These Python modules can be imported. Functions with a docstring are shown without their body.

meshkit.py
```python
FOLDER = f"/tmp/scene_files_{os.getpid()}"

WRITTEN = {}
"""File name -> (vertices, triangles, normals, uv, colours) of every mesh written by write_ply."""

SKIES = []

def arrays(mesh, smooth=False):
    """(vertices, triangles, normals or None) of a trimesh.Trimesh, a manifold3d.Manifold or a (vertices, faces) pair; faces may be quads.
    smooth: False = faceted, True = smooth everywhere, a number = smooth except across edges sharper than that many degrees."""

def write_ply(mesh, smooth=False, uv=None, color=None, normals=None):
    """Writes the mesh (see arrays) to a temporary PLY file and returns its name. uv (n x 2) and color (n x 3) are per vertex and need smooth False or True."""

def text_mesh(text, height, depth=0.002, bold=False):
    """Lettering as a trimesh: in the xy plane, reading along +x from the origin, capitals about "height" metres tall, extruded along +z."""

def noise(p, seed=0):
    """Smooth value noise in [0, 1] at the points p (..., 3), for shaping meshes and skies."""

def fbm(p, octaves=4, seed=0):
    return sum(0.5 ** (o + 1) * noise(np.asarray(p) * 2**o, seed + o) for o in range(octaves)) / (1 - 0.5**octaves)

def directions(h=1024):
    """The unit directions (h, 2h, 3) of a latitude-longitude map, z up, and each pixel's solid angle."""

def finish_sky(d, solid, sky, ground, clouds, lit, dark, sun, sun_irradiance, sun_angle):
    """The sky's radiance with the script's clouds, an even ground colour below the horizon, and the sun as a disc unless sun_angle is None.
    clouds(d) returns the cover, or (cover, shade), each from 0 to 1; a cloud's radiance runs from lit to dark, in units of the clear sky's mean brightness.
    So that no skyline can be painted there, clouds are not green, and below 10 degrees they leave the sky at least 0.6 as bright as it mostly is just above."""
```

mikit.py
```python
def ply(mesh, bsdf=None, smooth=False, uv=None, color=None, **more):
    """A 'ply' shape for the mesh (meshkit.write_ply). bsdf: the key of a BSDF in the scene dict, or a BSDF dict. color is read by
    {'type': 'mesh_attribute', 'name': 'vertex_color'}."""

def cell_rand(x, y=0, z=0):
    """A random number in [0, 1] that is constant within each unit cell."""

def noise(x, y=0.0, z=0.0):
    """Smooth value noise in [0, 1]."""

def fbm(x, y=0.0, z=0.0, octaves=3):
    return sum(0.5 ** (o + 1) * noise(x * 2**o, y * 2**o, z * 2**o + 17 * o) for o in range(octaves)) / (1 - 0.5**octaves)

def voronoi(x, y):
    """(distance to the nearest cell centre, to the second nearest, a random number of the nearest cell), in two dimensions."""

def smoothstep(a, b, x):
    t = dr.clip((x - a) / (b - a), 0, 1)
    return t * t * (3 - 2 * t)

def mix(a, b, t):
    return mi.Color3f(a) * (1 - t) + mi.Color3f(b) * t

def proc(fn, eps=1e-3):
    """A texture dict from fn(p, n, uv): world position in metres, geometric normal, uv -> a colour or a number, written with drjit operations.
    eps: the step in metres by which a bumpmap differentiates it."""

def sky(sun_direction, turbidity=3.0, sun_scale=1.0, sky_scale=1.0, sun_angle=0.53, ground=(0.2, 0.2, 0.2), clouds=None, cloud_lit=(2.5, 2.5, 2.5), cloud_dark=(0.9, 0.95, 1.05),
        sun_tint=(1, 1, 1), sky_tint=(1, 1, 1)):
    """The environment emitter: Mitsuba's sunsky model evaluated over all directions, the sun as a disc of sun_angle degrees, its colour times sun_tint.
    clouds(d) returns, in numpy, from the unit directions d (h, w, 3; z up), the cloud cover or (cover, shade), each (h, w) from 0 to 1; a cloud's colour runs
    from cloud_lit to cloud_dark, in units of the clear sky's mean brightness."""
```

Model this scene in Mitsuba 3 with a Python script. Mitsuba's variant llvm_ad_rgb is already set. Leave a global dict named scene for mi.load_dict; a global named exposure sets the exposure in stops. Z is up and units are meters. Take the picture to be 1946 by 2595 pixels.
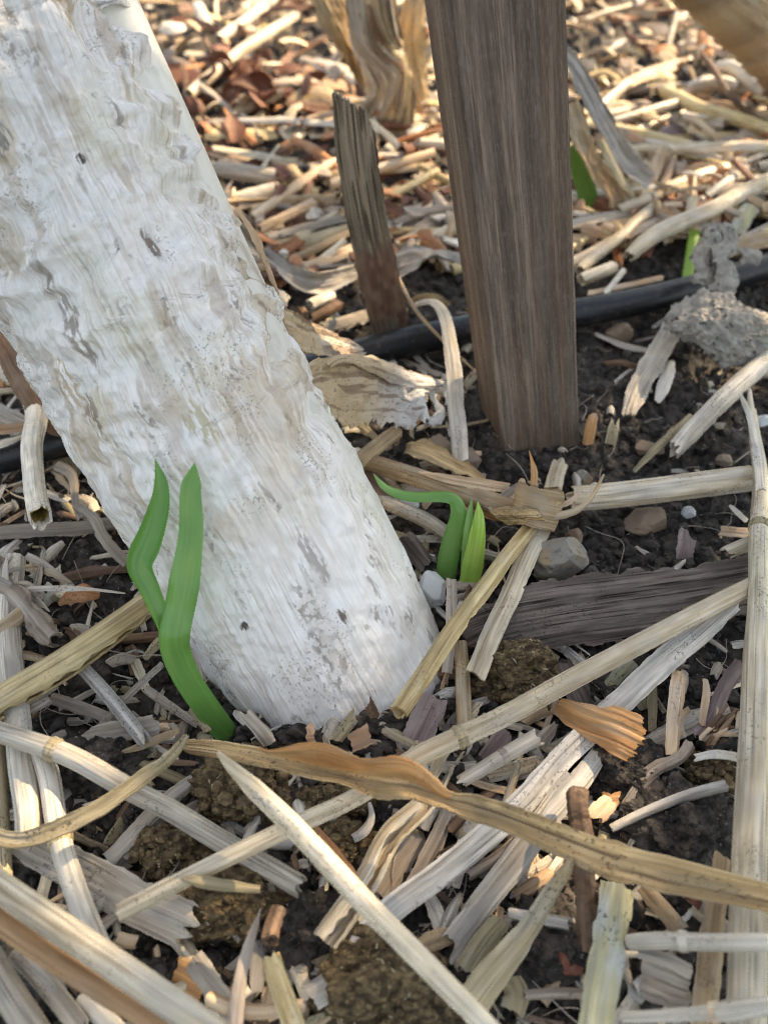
import math, numpy as np, trimesh, mitsuba as mi, mikit, meshkit
import drjit as dr
from scipy.interpolate import CubicSpline
from mikit import noise, fbm, smoothstep, mix, cell_rand, proc
T4 = mi.ScalarTransform4f

# ------------------------------------------------------------------ camera, light, exposure
CAM = [0.0, 0.0, 0.181]
PITCH = math.radians(46)
scene = {'type': 'scene'}
labels = {}
scene['camera'] = {'type': 'thinlens', 'fov': 46.83, 'fov_axis': 'x', 'near_clip': 0.01, 'far_clip': 500.0,
                   'aperture_radius': 0.0011, 'focus_distance': 0.208,
                   'to_world': T4().look_at(origin=CAM, target=[0, math.cos(PITCH), CAM[2] - math.sin(PITCH)], up=[0, 0, 1])}
SUN = np.array([0.62, 0.50, 0.60]); SUN /= np.linalg.norm(SUN)


def sky_clouds(d):
    n = meshkit.fbm(d * 2.2 + 7, 5)
    return np.clip((n - .47) * 5, 0, .9), np.clip((n - .5) * 3, 0, 1)


scene['sky'] = mikit.sky(SUN.tolist(), turbidity=3, sun_tint=(1.02, 0.97, 0.86), sky_tint=(1.18, 1.0, 0.815), clouds=sky_clouds, cloud_lit=(2.3, 2.2, 2.1), cloud_dark=(1.2, 1.2, 1.2))
exposure = 3.3

# ------------------------------------------------------------------ helpers (lengths in millimetres)
UP = np.array([0, -.45, .9])
COUNT = [0]
USED = {}
ALIAS = {}


def key_for(name, parent=None):
    full = (parent + '__' + name) if parent else name
    n = USED.get(full, -1) + 1
    USED[full] = n
    return full if n == 0 else f'{full}_{n:03d}'


def add(name, geo, bsdf, label=None, cat=None, group=None, kind=None, parent=None, smooth=True):
    k = key_for(name, parent)
    v, f = np.asarray(geo[0], float) / 1000, geo[1]
    uv = geo[2] if len(geo) > 2 else None
    scene[k] = mikit.ply((v, f), ALIAS.get(bsdf, bsdf), smooth=smooth, uv=uv)
    say(k, label, cat, group, kind)
    return k


def say(k, label=None, cat=None, group=None, kind=None):
    d = {a: b for a, b in (('label', label), ('category', cat), ('group', group), ('kind', kind)) if b}
    if d:
        labels[k] = d


def thing(name, label, cat, group=None):
    k = key_for(name)
    say(k, label, cat, group)
    return k


class Path:
    def __init__(s, pts):
        p = np.asarray(pts, float)
        d = np.r_[0, np.cumsum(np.linalg.norm(np.diff(p[:, :3], axis=0), axis=1))]
        s.L = d[-1]
        q = np.linspace(0, s.L, 160)
        s.q = q
        if len(p) > 2:
            s.p = CubicSpline(d, p[:, :3], bc_type='natural')(q)
        else:
            s.p = p[0, :3] + (p[1, :3] - p[0, :3]) * (q / s.L)[:, None]
        s.w = np.interp(q, d, p[:, 3])
        t = np.gradient(s.p, q, axis=0)
        s.t = t / np.linalg.norm(t, axis=1, keepdims=True)

    def ip(s, a, x):
        x = np.asarray(x)
        return np.stack([np.interp(x, s.q, a[:, k]) for k in range(3)], -1)

    def sub(s, f0, f1, mul=(1, 1), n=6):
        x = np.linspace(f0, f1, n) * s.L
        return np.c_[s.ip(s.p, x), np.interp(x, s.q, s.w) * np.interp(np.linspace(0, 1, n), np.linspace(0, 1, len(mul)), mul)]


def grid_faces(n, m, off=0, flip=False):
    i, j = np.meshgrid(np.arange(n - 1), np.arange(m - 1), indexing='ij')
    a = (i * m + j).ravel() + off
    q = np.stack([a, a + m, a + m + 1, a + 1], -1)
    if flip:
        q = q[:, ::-1]
    return np.vstack([q[:, [0, 1, 2]], q[:, [0, 2, 3]]])


N3 = meshkit.noise


def blade(pts, curl=40, th=.45, up=UP, twist=0, rag=(1, 1), slant=0, erag=.12, rib=.06, ribf=1.3, crump=0, crsc=6, wav=0, n=None, m=None, sq=1.0, sheet=False, seed=None, v0=20):
    """A strip, channel or tube along a path: cross-section an arc of 'curl' degrees, ragged ends, ribs along it, real thickness."""
    if seed is None:
        COUNT[0] += 1
        seed = COUNT[0]
    P = pts if isinstance(pts, Path) else Path(pts)
    cr = math.radians(curl) if abs(curl) > 1 else math.radians(1)
    tube = abs(cr) >= math.pi
    w = P.w
    arc_of = (lambda ww: abs(cr) * ww / 2) if tube else (lambda ww: ww * (abs(cr) / 2) / math.sin(abs(cr) / 2))
    arcmax = arc_of(w.max())
    n = n or int(np.clip(P.L / 1.0, 8, 150))
    m = m or int(np.clip(arcmax / .4, 6, 40))
    t = np.linspace(0, 1, m)
    rg = lambda e: (N3(np.stack([t * (m / 2.2) + seed * 3.1, t * 0 + e, t * 0], -1)) * .7 + N3(np.stack([t * 2.3 + seed, t * 0 + e + 5, t * 0], -1)) * .9)
    r0, r1 = min(rag[0], P.L * .4) * rg(1.5), min(rag[1], P.L * .4) * rg(3.5)
    r0 = r0 + slant * (1 - t) ** 1.3
    g = np.linspace(0, 1, n)[:, None]
    s = r0 + g * (P.L - r1 - r0)
    ww = np.interp(s, P.q, w)
    arc = arc_of(ww)
    sc = s[:, :1] if False else s
    el = 1 + erag * (2 * N3(np.stack([s * .35, s * 0 + seed, s * 0], -1)) - 1) + erag * .5 * (2 * N3(np.stack([s * 1.4, s * 0 + seed, s * 0 + 4], -1)) - 1)
    er = 1 + erag * (2 * N3(np.stack([s * .35, s * 0 + seed + .5, s * 0 + 9], -1)) - 1) + erag * .5 * (2 * N3(np.stack([s * 1.4, s * 0 + seed, s * 0 + 14], -1)) - 1)
    closed = abs(curl) >= 355
    if closed:
        el = er = 1
    a = arc * (t - .5) * np.where(t < .5, el, er)
    R = np.maximum(arc, 1e-3) / cr
    phi = a / R
    C = P.ip(P.p, s); Tn = P.ip(P.t, s)
    if wav:
        q1 = N3(np.stack([s * .07, s * 0 + seed * 1.7, s * 0], -1)) - .5
        q2 = N3(np.stack([s * .07, s * 0 + seed * 1.7, s * 0 + 8], -1)) - .5
        C = C + wav * np.stack([q1, q2, (q1 + q2) * .4], -1)
    S = np.cross(Tn, np.asarray(up, float)); S /= np.linalg.norm(S, axis=-1, keepdims=True) + 1e-9
    N = np.cross(S, Tn)
    if np.any(np.asarray(twist) != 0):
        tw = np.radians(np.interp(s / P.L, np.linspace(0, 1, np.size(twist)), np.atleast_1d(twist)) if np.size(twist) > 1 else np.full_like(s, twist))[..., None]
        S, N = S * np.cos(tw) + N * np.sin(tw), N * np.cos(tw) - S * np.sin(tw)
    x = R * np.sin(phi)
    y = R * np.cos(phi) if tube else R * (np.cos(phi) - 1)
    nd = S * np.sin(phi)[..., None] + N * np.cos(phi)[..., None]
    ribd = rib * (2 * N3(np.stack([a * ribf, s * .025, s * 0 + seed], -1)) - 1) + rib * .5 * (2 * N3(np.stack([a * ribf * 2.6, s * .05, s * 0 + seed + 3], -1)) - 1)
    if crump:
        cc = meshkit.fbm(np.stack([s / crsc, a / crsc * 1.4, s * 0 + seed * 2.3], -1), 3)
        ribd = ribd + crump * (1 - np.abs(2 * cc - 1) * 2.2) + crump * .8 * (N3(np.stack([s / crsc / 2.5, a / crsc / 2, s * 0 + seed], -1)) - .5)
    if rib or crump:
        tap = np.clip(ww / max(w.max(), 1e-6) * 2, 0, 1)
        ribd = ribd * tap
    O = C + S * x[..., None] + N * (y * sq)[..., None] + nd * ribd[..., None]
    uvO = np.stack([s, 40.0 * seed + v0 + np.clip(a, -19, 19)], -1).reshape(-1, 2)
    fl = cr < 0
    if sheet:
        return O.reshape(-1, 3), grid_faces(n, m), uvO
    thv = np.minimum(th, ww * .45)[..., None]
    I = O - nd * thv
    V = [O.reshape(-1, 3), I.reshape(-1, 3)]
    Fc = [grid_faces(n, m), grid_faces(n, m, n * m, True)]
    UVs = [uvO, uvO + [0, 3.3]]
    off = 2 * n * m
    edges = [(O[0], I[0], s[0], a[0], False), (O[-1], I[-1], s[-1], a[-1], True)]
    if not closed:
        edges += [(O[:, 0], I[:, 0], s[:, 0], a[:, 0], True), (O[:, -1], I[:, -1], s[:, -1], a[:, -1], False)]
    for o_, i_, ss, aa, flp in edges:
        k = len(o_)
        V.append(np.stack([o_, i_], 1).reshape(-1, 3))
        Fc.append(grid_faces(k, 2, off, flp))
        U_ = np.stack([np.stack([ss, 40.0 * seed + v0 + np.clip(aa, -17, 17)], -1), np.stack([ss + th, 40.0 * seed + v0 + np.clip(aa, -17, 17) + th], -1)], 1).reshape(-1, 2)
        UVs.append(U_)
        off += 2 * k
    return np.vstack(V), np.vstack(Fc), np.vstack(UVs)


def patch(rows_, n=70, m=60, th=.5, crump=0, crsc=6, rag=(0, 0, 0, 0), rib=0, ribf=.8, ky=2, pleat=None, seed=None):
    """A crumpled sheet through a grid of points (rows run along it), with ragged borders and real thickness."""
    COUNT[0] += 1
    seed = seed or COUNT[0]
    G = np.array([[p[:3] for p in r] for r in rows_], float)
    a, b = G.shape[:2]
    from scipy.interpolate import RectBivariateSpline
    ev = [RectBivariateSpline(np.arange(a), np.arange(b), G[..., k], kx=min(3, a - 1), ky=min(ky, b - 1), s=0) for k in range(3)]
    La = np.linalg.norm(np.diff(G[:, b // 2], axis=0), axis=1).sum(); Lb = np.linalg.norm(np.diff(G[a // 2], axis=0), axis=1).sum()
    u, v = np.meshgrid(np.linspace(0, 1, n), np.linspace(0, 1, m), indexing='ij')
    jag = lambda t, L, k: (N3(np.stack([t * L / 1.1, t * 0 + k, t * 0 + seed], -1)) * .45 + N3(np.stack([t * L / 4, t * 0 + k + .5, t * 0 + seed], -1)) * .9)
    uu = rag[0] / La * jag(v, Lb, 1) + u * (1 - rag[0] / La * jag(v, Lb, 1) - rag[1] / La * jag(v, Lb, 3))
    vv = rag[2] / Lb * jag(u, La, 5) + v * (1 - rag[2] / Lb * jag(u, La, 5) - rag[3] / Lb * jag(u, La, 7))
    f_ = lambda x, y: np.stack([e.ev(x * (a - 1), y * (b - 1)) for e in ev], -1)
    O = f_(uu, vv)
    nd = np.cross(f_(np.clip(uu + .01, 0, 1), vv) - f_(np.clip(uu - .01, 0, 1), vv), f_(uu, np.clip(vv + .01, 0, 1)) - f_(uu, np.clip(vv - .01, 0, 1)))
    nd /= np.linalg.norm(nd, axis=-1, keepdims=True) + 1e-9
    if (nd @ UP).mean() < 0:
        nd = -nd
        flip = True
    else:
        flip = False
    S, A = uu * La, vv * Lb
    d = np.zeros_like(S)
    if crump:
        w1 = meshkit.fbm(np.stack([S / crsc / 1.6, A / crsc / 1.6, S * 0 + seed], -1), 2) * crsc
        cc = meshkit.fbm(np.stack([(S + w1) / crsc, (A + w1) / crsc, S * 0 + seed * 2.3], -1), 3)
        d = crump * (1 - np.abs(2 * cc - 1) * 2.4) + crump * .5 * (N3(np.stack([S / crsc * 3, A / crsc * 3, S * 0 + seed], -1)) - .5)
    d = d + rib * (2 * N3(np.stack([A * ribf, S * .03, S * 0 + seed], -1)) - 1) + rib * .5 * (2 * N3(np.stack([A * ribf * 2.7, S * .05, S * 0 + seed + 2], -1)) - 1)
    if pleat:
        x_ = (S + 5 * (meshkit.fbm(np.stack([S / 9, A / 9, S * 0 + 3], -1), 2) - .5)) / pleat[1]
        d = d + pleat[0] * (2 * np.abs(2 * (x_ - np.floor(x_ + .5))) - 1)
    O = O + nd * d[..., None]
    I = O - nd * th
    uv = np.stack([S, 40.0 * seed + 20 + np.clip(A - Lb / 2, -19, 19)], -1)
    V, Fc, Q, off = [O.reshape(-1, 3), I.reshape(-1, 3)], [grid_faces(n, m, flip=flip), grid_faces(n, m, n * m, not flip)], [uv.reshape(-1, 2)] * 2, 2 * n * m
    for sl, fl in (((0,), False), ((-1,), True), ((slice(None), 0), True), ((slice(None), -1), False)):
        o_, i_, q_ = O[sl], I[sl], uv[sl]
        V.append(np.stack([o_, i_], 1).reshape(-1, 3)); Fc.append(grid_faces(len(o_), 2, off, fl)); Q.append(np.repeat(q_, 2, axis=0)); off += 2 * len(o_)
    return np.vstack(V), np.vstack(Fc), np.vstack(Q)


def lump(c, r, amp=.25, freq=1.2, sub=3, seed=0, sq=(1, 1, 1), facet=0):
    """A rough lump: an icosphere pushed in and out by noise. c centre, r radius in mm."""
    ic = trimesh.creation.icosphere(subdivisions=sub)
    d = np.array(ic.vertices)
    h = 1 + amp * (2 * meshkit.fbm(d * freq + seed * 7.7 + 30, 4) - 1) * 1.6
    if facet:
        rng = np.random.default_rng(seed)
        pl = rng.normal(size=(14, 3)); pl /= np.linalg.norm(pl, axis=1, keepdims=True)
        lim = rng.uniform(.62, .98, 14)
        dd = d @ pl.T
        h = np.minimum(h, np.min(np.where(dd > .2, lim / np.maximum(dd, .2), 9), axis=1))
    v = d * h[:, None] * np.asarray(sq) * r + np.asarray(c)[:3]
    COUNT[0] += 1
    uv = np.stack([np.arctan2(d[:, 1], d[:, 0]) * r, 40.0 * COUNT[0] + 20 + np.clip(d[:, 2] * r, -19, 19)], -1)
    return v, np.array(ic.faces), uv


def join(gs):
    V, Fc, UV, o = [], [], [], 0
    for v, f, uv in gs:
        V.append(v); Fc.append(np.asarray(f) + o); UV.append(uv); o += len(v)
    return np.vstack(V), np.vstack(Fc), np.vstack(UV)


# ------------------------------------------------------------------ materials
def rgb(*c):
    return {'type': 'rgb', 'value': list(c)}


def fibre(c1, c2, dark, spotc, spots=.5, vary=.16, fine=1.25, lines=.6, blot=.45, midrib=0):
    """Fibrous dry plant matter: streaks along u (mm), grain across v (mm), weathered blotches, dark specks, a tone per piece."""
    def fn(p, n, uv):
        u, v = uv.x, uv.y
        i = dr.floor(v / 40)
        r, r2 = cell_rand(i, 3), cell_rand(i, 8)
        s = fbm(v * fine, u * .05 + i * 7, 0, 3)
        c = mix(c1, c2, dr.clip(smoothstep(.3, .72, s) * .8 + (r2 - .5) * .5, 0, 1))
        ln = smoothstep(.52, .72, fbm(v * fine * 1.9 + i * 5, u * .05, 5, 2)) * smoothstep(.35, .6, noise(v * .8, u * .06, 9))
        c = mix(c, mi.Color3f(dark), ln * lines)
        b = smoothstep(.46, .72, fbm(u * .13, v * .45, i * 1.7, 3))
        c = mix(c, mi.Color3f(spotc), b * blot)
        k = smoothstep(.66, .76, fbm(u * 1.7 + v * 1.3, v * 2.4 - u * .8, i * 3 + 11, 2)) * smoothstep(.5, .7, fbm(u * .09, v * .2, i + 40, 2))
        c = mix(c, mi.Color3f(dark) * .6, k * spots)
        c = c * (.80 + .40 * fbm(v * 3.4 + i * 3, u * .16, 21, 2)) * (.88 + .24 * noise(u * .32, v * .5, i * 2 + 5))
        rim = smoothstep(.58, .75, fbm(u * .045 + i * 3.1, v * .33 + 7, i, 2))
        c = mix(c, mi.Color3f(dark) * .35 + mi.Color3f(c2) * .45, rim * .45)
        if midrib:
            a = v - i * 40 - 20
            c = mix(c, mi.Color3f(dark), smoothstep(.42, .12, dr.abs(a + .5 + 1.2 * (noise(u * .05, i, 2) - .5))) * smoothstep(.25, .6, noise(u * .12, i, 4)) * midrib)
        return c * (1 - vary + 2 * vary * r)
    return proc(fn, 2e-4)


def relief(p, n, uv):
    return fbm(uv.y * 1.5, uv.x * .05, 0, 3) * .9 + noise(uv.x * .8, uv.y * 1.6, 3) * .25


def mat(name, base, rough=.6, spec=.35, bump=relief, scale=.00032, eps=1.2e-4, **kw):
    b = {'type': 'principled', 'base_color': base, 'roughness': rough, 'specular': spec, **kw}
    if bump:
        b = {'type': 'bumpmap', 'arbitrary': proc(bump, eps), 'scale': scale, 'bsdf': b}
    scene[name] = {'type': 'twosided', 'bsdf': b}


mat('m_pale', fibre((.66, .57, .42), (.46, .36, .225), (.20, .135, .075), (.52, .48, .43), spots=.6), .5, .45)
mat('m_gold', fibre((.62, .49, .25), (.40, .28, .12), (.20, .12, .05), (.62, .53, .36), spots=.4), .5, .45)
mat('m_white', fibre((.68, .61, .50), (.47, .405, .315), (.20, .155, .115), (.46, .44, .42), spots=.6), .5, .4)
mat('m_grey', fibre((.52, .45, .36), (.32, .27, .21), (.11, .09, .07), (.38, .37, .36), spots=.7, lines=.6), .7, .25)
mat('m_lilac', fibre((.41, .34, .27), (.26, .205, .16), (.10, .075, .06), (.35, .31, .28), spots=.6, lines=.6), .7, .25)
mat('m_tan', fibre((.46, .34, .20), (.33, .225, .125), (.14, .085, .045), (.42, .36, .28), spots=.6, lines=.6), .65, .3)
mat('m_olive', fibre((.44, .36, .22), (.31, .25, .14), (.10, .08, .05), (.38, .35, .29), spots=.9, lines=.6), .65, .3)
mat('m_leaf', fibre((.56, .40, .205), (.38, .25, .115), (.085, .05, .026), (.27, .205, .115), spots=.7, lines=.75, fine=1.0, blot=.75, midrib=.8), .55, .4)
mat('m_rust', fibre((.46, .22, .10), (.30, .12, .05), (.12, .045, .02), (.40, .25, .15), spots=.5), .6, .3)
mat('m_brown', fibre((.20, .12, .07), (.11, .065, .04), (.04, .025, .017), (.22, .16, .12), spots=.5), .65, .3)
mat('m_bark', fibre((.19, .15, .125), (.075, .056, .046), (.020, .015, .012), (.21, .175, .15), fine=1.7, lines=.85), .8, .2, scale=.0007)
mat('m_redbark', fibre((.17, .07, .04), (.085, .034, .021), (.03, .013, .009), (.22, .12, .08), spots=.4), .6, .3)
mat('m_chip', fibre((.62, .47, .31), (.50, .33, .19), (.22, .12, .06), (.64, .54, .44), spots=.4), .65, .3)
mat('m_mould', fibre((.46, .42, .24), (.34, .33, .26), (.07, .075, .07), (.48, .48, .44), spots=1, blot=.9), .75, .2)


mat('m_strip', fibre((.64, .59, .52), (.43, .385, .325), (.12, .10, .085), (.40, .39, .38), spots=.6, lines=.65), .65, .3)
mat('m_fib', fibre((.50, .42, .30), (.30, .21, .12), (.07, .045, .03), (.46, .44, .42), fine=1.7, lines=.9, blot=.5), .75, .2)
mat('m_purple', fibre((.30, .225, .21), (.19, .13, .12), (.085, .06, .058), (.33, .28, .25), spots=.5, lines=.6), .7, .25)
mat('m_orange', fibre((.50, .31, .16), (.38, .20, .09), (.16, .07, .03), (.55, .44, .33), spots=.3), .55, .35)
mat('m_leaf2', fibre((.52, .27, .10), (.38, .18, .06), (.16, .07, .03), (.50, .36, .18), spots=.4, fine=.9, lines=.5), .5, .4)
mat('m_greyleaf', fibre((.40, .37, .34), (.24, .215, .19), (.05, .04, .033), (.36, .30, .20), fine=.9, lines=.8, blot=.5), .7, .25)
mat('m_red', rgb(.15, .05, .03), .5, .4)
mat('m_chip2', fibre((.47, .31, .20), (.36, .205, .12), (.15, .08, .05), (.50, .40, .30), spots=.5), .7, .25)
mat('m_chip3', fibre((.46, .26, .11), (.34, .165, .06), (.13, .06, .03), (.42, .32, .22), spots=.5), .7, .25)
mat('m_lining', fibre((.42, .34, .10), (.28, .21, .055), (.12, .08, .03), (.46, .38, .16), spots=.2), .6, .3)
ALIAS.update({'m_bark2': 'm_lilac', 'm_brown2': 'm_brown', 'm_clod': 'm_soil', 'm_decayleaf': 'm_greyleaf', 'm_dungf': 'm_olive', 'm_gold2': 'm_gold', 'm_gold3': 'm_gold', 'm_grey2': 'm_grey', 'm_husk': 'm_rust',
              'm_inner2': 'm_inner', 'm_knot': 'm_tan', 'm_olive2': 'm_olive', 'm_pale2': 'm_pale', 'm_purple2': 'm_purple', 'm_purple3': 'm_purple', 'm_stemb': 'm_tan', 'm_tan2': 'm_tan', 'm_tan3': 'm_chip', 'm_twig': 'm_brown', 'm_white2': 'm_white'})


def post_wood(p, n, uv):
    u, v = uv.x, uv.y
    g = v + 1.1 * fbm(v * .12, u * .02, 2, 3)
    band = smoothstep(.46, .60, fbm(g * .24 + 3.3, u * .005, 1, 2))
    fineg = smoothstep(.25, .75, fbm(v * 1.5, u * .045, 4, 3))
    c = mix((.245, .188, .140), (.135, .102, .077), fineg)
    c = mix(c, (.095, .070, .053), band * .6)
    red = smoothstep(.55, .7, noise(g * .35 + 9, u * .012, 6))
    c = mix(c, (.17, .105, .065), red * .35)
    pore = smoothstep(.52, .70, fbm(v * 2.6, u * .055, 8, 3))
    c = mix(c, (.075, .052, .04), pore * .5)
    wash = fbm(u * .02, v * .05, 3, 3)
    c = c * (.88 + .24 * wash) * (.8 + .4 * fbm(v * 4.2, u * .5, 33, 2))
    return mix(c, (.25, .215, .18), smoothstep(.64, .76, fbm(u * .5, v * 4.1, 15, 2)) * .25)


def post_relief(p, n, uv):
    return fbm(uv.y * 3.0, uv.x * .08, 4, 3) + .6 * noise(uv.y * 5.5, uv.x * .28, 8)


mat('m_post', proc(post_wood, 2e-4), .75, .25, post_relief, .00045)


def stake_wood(p, n, uv):
    u, v = uv.x, uv.y
    s = fbm(v * 1.9, u * .06, 2, 3)
    c = mix((.31, .26, .19), (.16, .132, .095), smoothstep(.3, .7, s))
    c = mix(c, (.045, .035, .025), smoothstep(.6, .76, noise(v * 3.1, u * .09, 5)) * .8)
    br = smoothstep(.40, .62, fbm(u * .05 + .02 * v, v * .2, 6, 3) - smoothstep(70, 30, u) * .35 + .2)
    return mix(c, mix((.25, .165, .11), (.13, .065, .045), noise(u * .35, v * .7, 3)), br * smoothstep(44, 58, u))


mat('m_stake', proc(stake_wood, 2e-4), .8, .2, relief, .00045)


STAINS = [(106, -14.6, 14, 2.2, (.22, .18, .14), .8), (100.7, 8.5, 5, 1.2, (.16, .11, .08), .9), (68, -10, 7, 2.6, (.17, .165, .14), .8), (126, -21, 6, 3, (.20, .14, .10), .8), (190, 6, 3, 1.1, (.13, .09, .06), .95), (181, -15, 1.6, 1.5, (.08, .065, .05), 1),
          (80, 3.3, 1.3, 1.1, (.05, .04, .03), 1), (174, 6.5, 9, 2, (.28, .24, .20), .7), (138, 0, 6, 3.5, (.40, .34, .16), .7), (45, 14, 12, 3, (.42, .31, .17), .8), (30, 9, 9, 2.2, (.30, .22, .13), .8), (84, -26, 8, 3, (.46, .36, .25), .7), (118, -24, 7, 3.5, (.44, .33, .2), .8)]


def leek_skin(p, n, uv):
    u, v = uv.x, uv.y
    c = mix((.84, .81, .77), (.74, .70, .65), fbm(u * .35, v * .5, 1, 3))
    wisp = .22 * (fbm(v * 1.3 + .1 * u, u * .09, 61, 3) - .5)
    st = smoothstep(.54, .70, fbm(u * .055 + .01 * v, v * .10, 5, 4) + wisp)
    low = 1 - .65 * smoothstep(120, 185, u)      # fewer stains on the smooth skin near the root
    c = mix(c, (.57, .47, .34), st * .75 * low)
    st2 = smoothstep(.56, .68, fbm(u * .07 + 9, v * .24, 7, 4) + wisp)
    c = mix(c, (.40, .30, .20), st2 * .5 * low)
    lime = smoothstep(.55, .75, fbm(u * .04 + 20, v * .07, 12, 3))
    c = mix(c, (.58, .56, .40), lime * .35)
    # grey weathered, finely mottled skin towards the cut end of the stem
    gz = smoothstep(125, 20, u + 18 * (fbm(u * .07, v * .09, 22, 3) - .5) * 4) * smoothstep(16, -20, v - 20 + 25 * (fbm(u * .08, v * .08, 31, 3) - .5))
    mott = fbm(u * 1.6, v * 1.6, 3, 2)
    c = mix(c, mix((.47, .46, .42), (.36, .36, .33), mott), gz * .8)
    fibs = smoothstep(.54, .70, fbm(v * 2.4, u * .07, 14, 2)) * smoothstep(.35, .6, fbm(u * .06, v * .15, 17, 2))
    c = mix(c, (.42, .33, .22), fibs * .32)
    c = c * (.86 + .28 * fbm(v * 2.6, u * .25, 71, 3))
    sm = smoothstep(.64, .78, fbm(u * .11 + .05 * v, v * .26 - .04 * u, 41, 4)) * smoothstep(.40, .60, fbm(u * .7 + v * .4, v * 1.1 - u * .3, 42, 3))
    c = mix(c, (.17, .135, .10), sm * .6)
    wob = 1.1 * (fbm(u * .5, v * .7, 91, 3) - .5)
    for (u0, a0, L, W, col, k) in STAINS:
        e = dr.square((u - u0) / L) + dr.square((v - 20 - a0) / W)
        c = mix(c, mi.Color3f(col), smoothstep(1.0, .35, e + wob) * smoothstep(.30, .55, fbm(u * .5, v * 1.8, u0, 3)) * k)
    dots = smoothstep(.66, .74, fbm(u * 2.1 + v * 1.2, v * 2.3 - u * 1.1, 55, 2)) * smoothstep(.55, .68, fbm(u * .07, v * .10, 56, 3))
    return mix(c, (.20, .17, .14), dots * .6)


def leek_relief(p, n, uv):
    low = 1 - .75 * smoothstep(115, 175, uv.x)
    a = fbm(uv.x * .9, uv.y * .55, 3, 3) + .5 * dr.abs(2 * fbm(uv.x * .8 + .3 * uv.y, uv.y * .45, 23, 3) - 1)
    return a * low * .6 + .45 * fbm(uv.y * 1.5, uv.x * .05, 9, 3) + .2 * fbm(uv.y * 3.2, uv.x * .12, 19, 2) + .15 * noise(uv.x * 2.2, uv.y * 2.2, 12) * low


mat('m_leek', proc(leek_skin, 2e-4), .40, .5, leek_relief, .0009, 1.5e-4)


def inner_skin(p, n, uv):
    u, v = uv.x, uv.y
    c = mix((.74, .72, .66), (.64, .62, .55), fbm(u * .06, v * .5, 1, 3))
    return mix(c, (.46, .43, .36), smoothstep(.55, .75, fbm(u * .15, v * .2, 7, 3)) * .5)


mat('m_inner', proc(inner_skin, 2e-4), .42, .5, relief, .00015)


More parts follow.
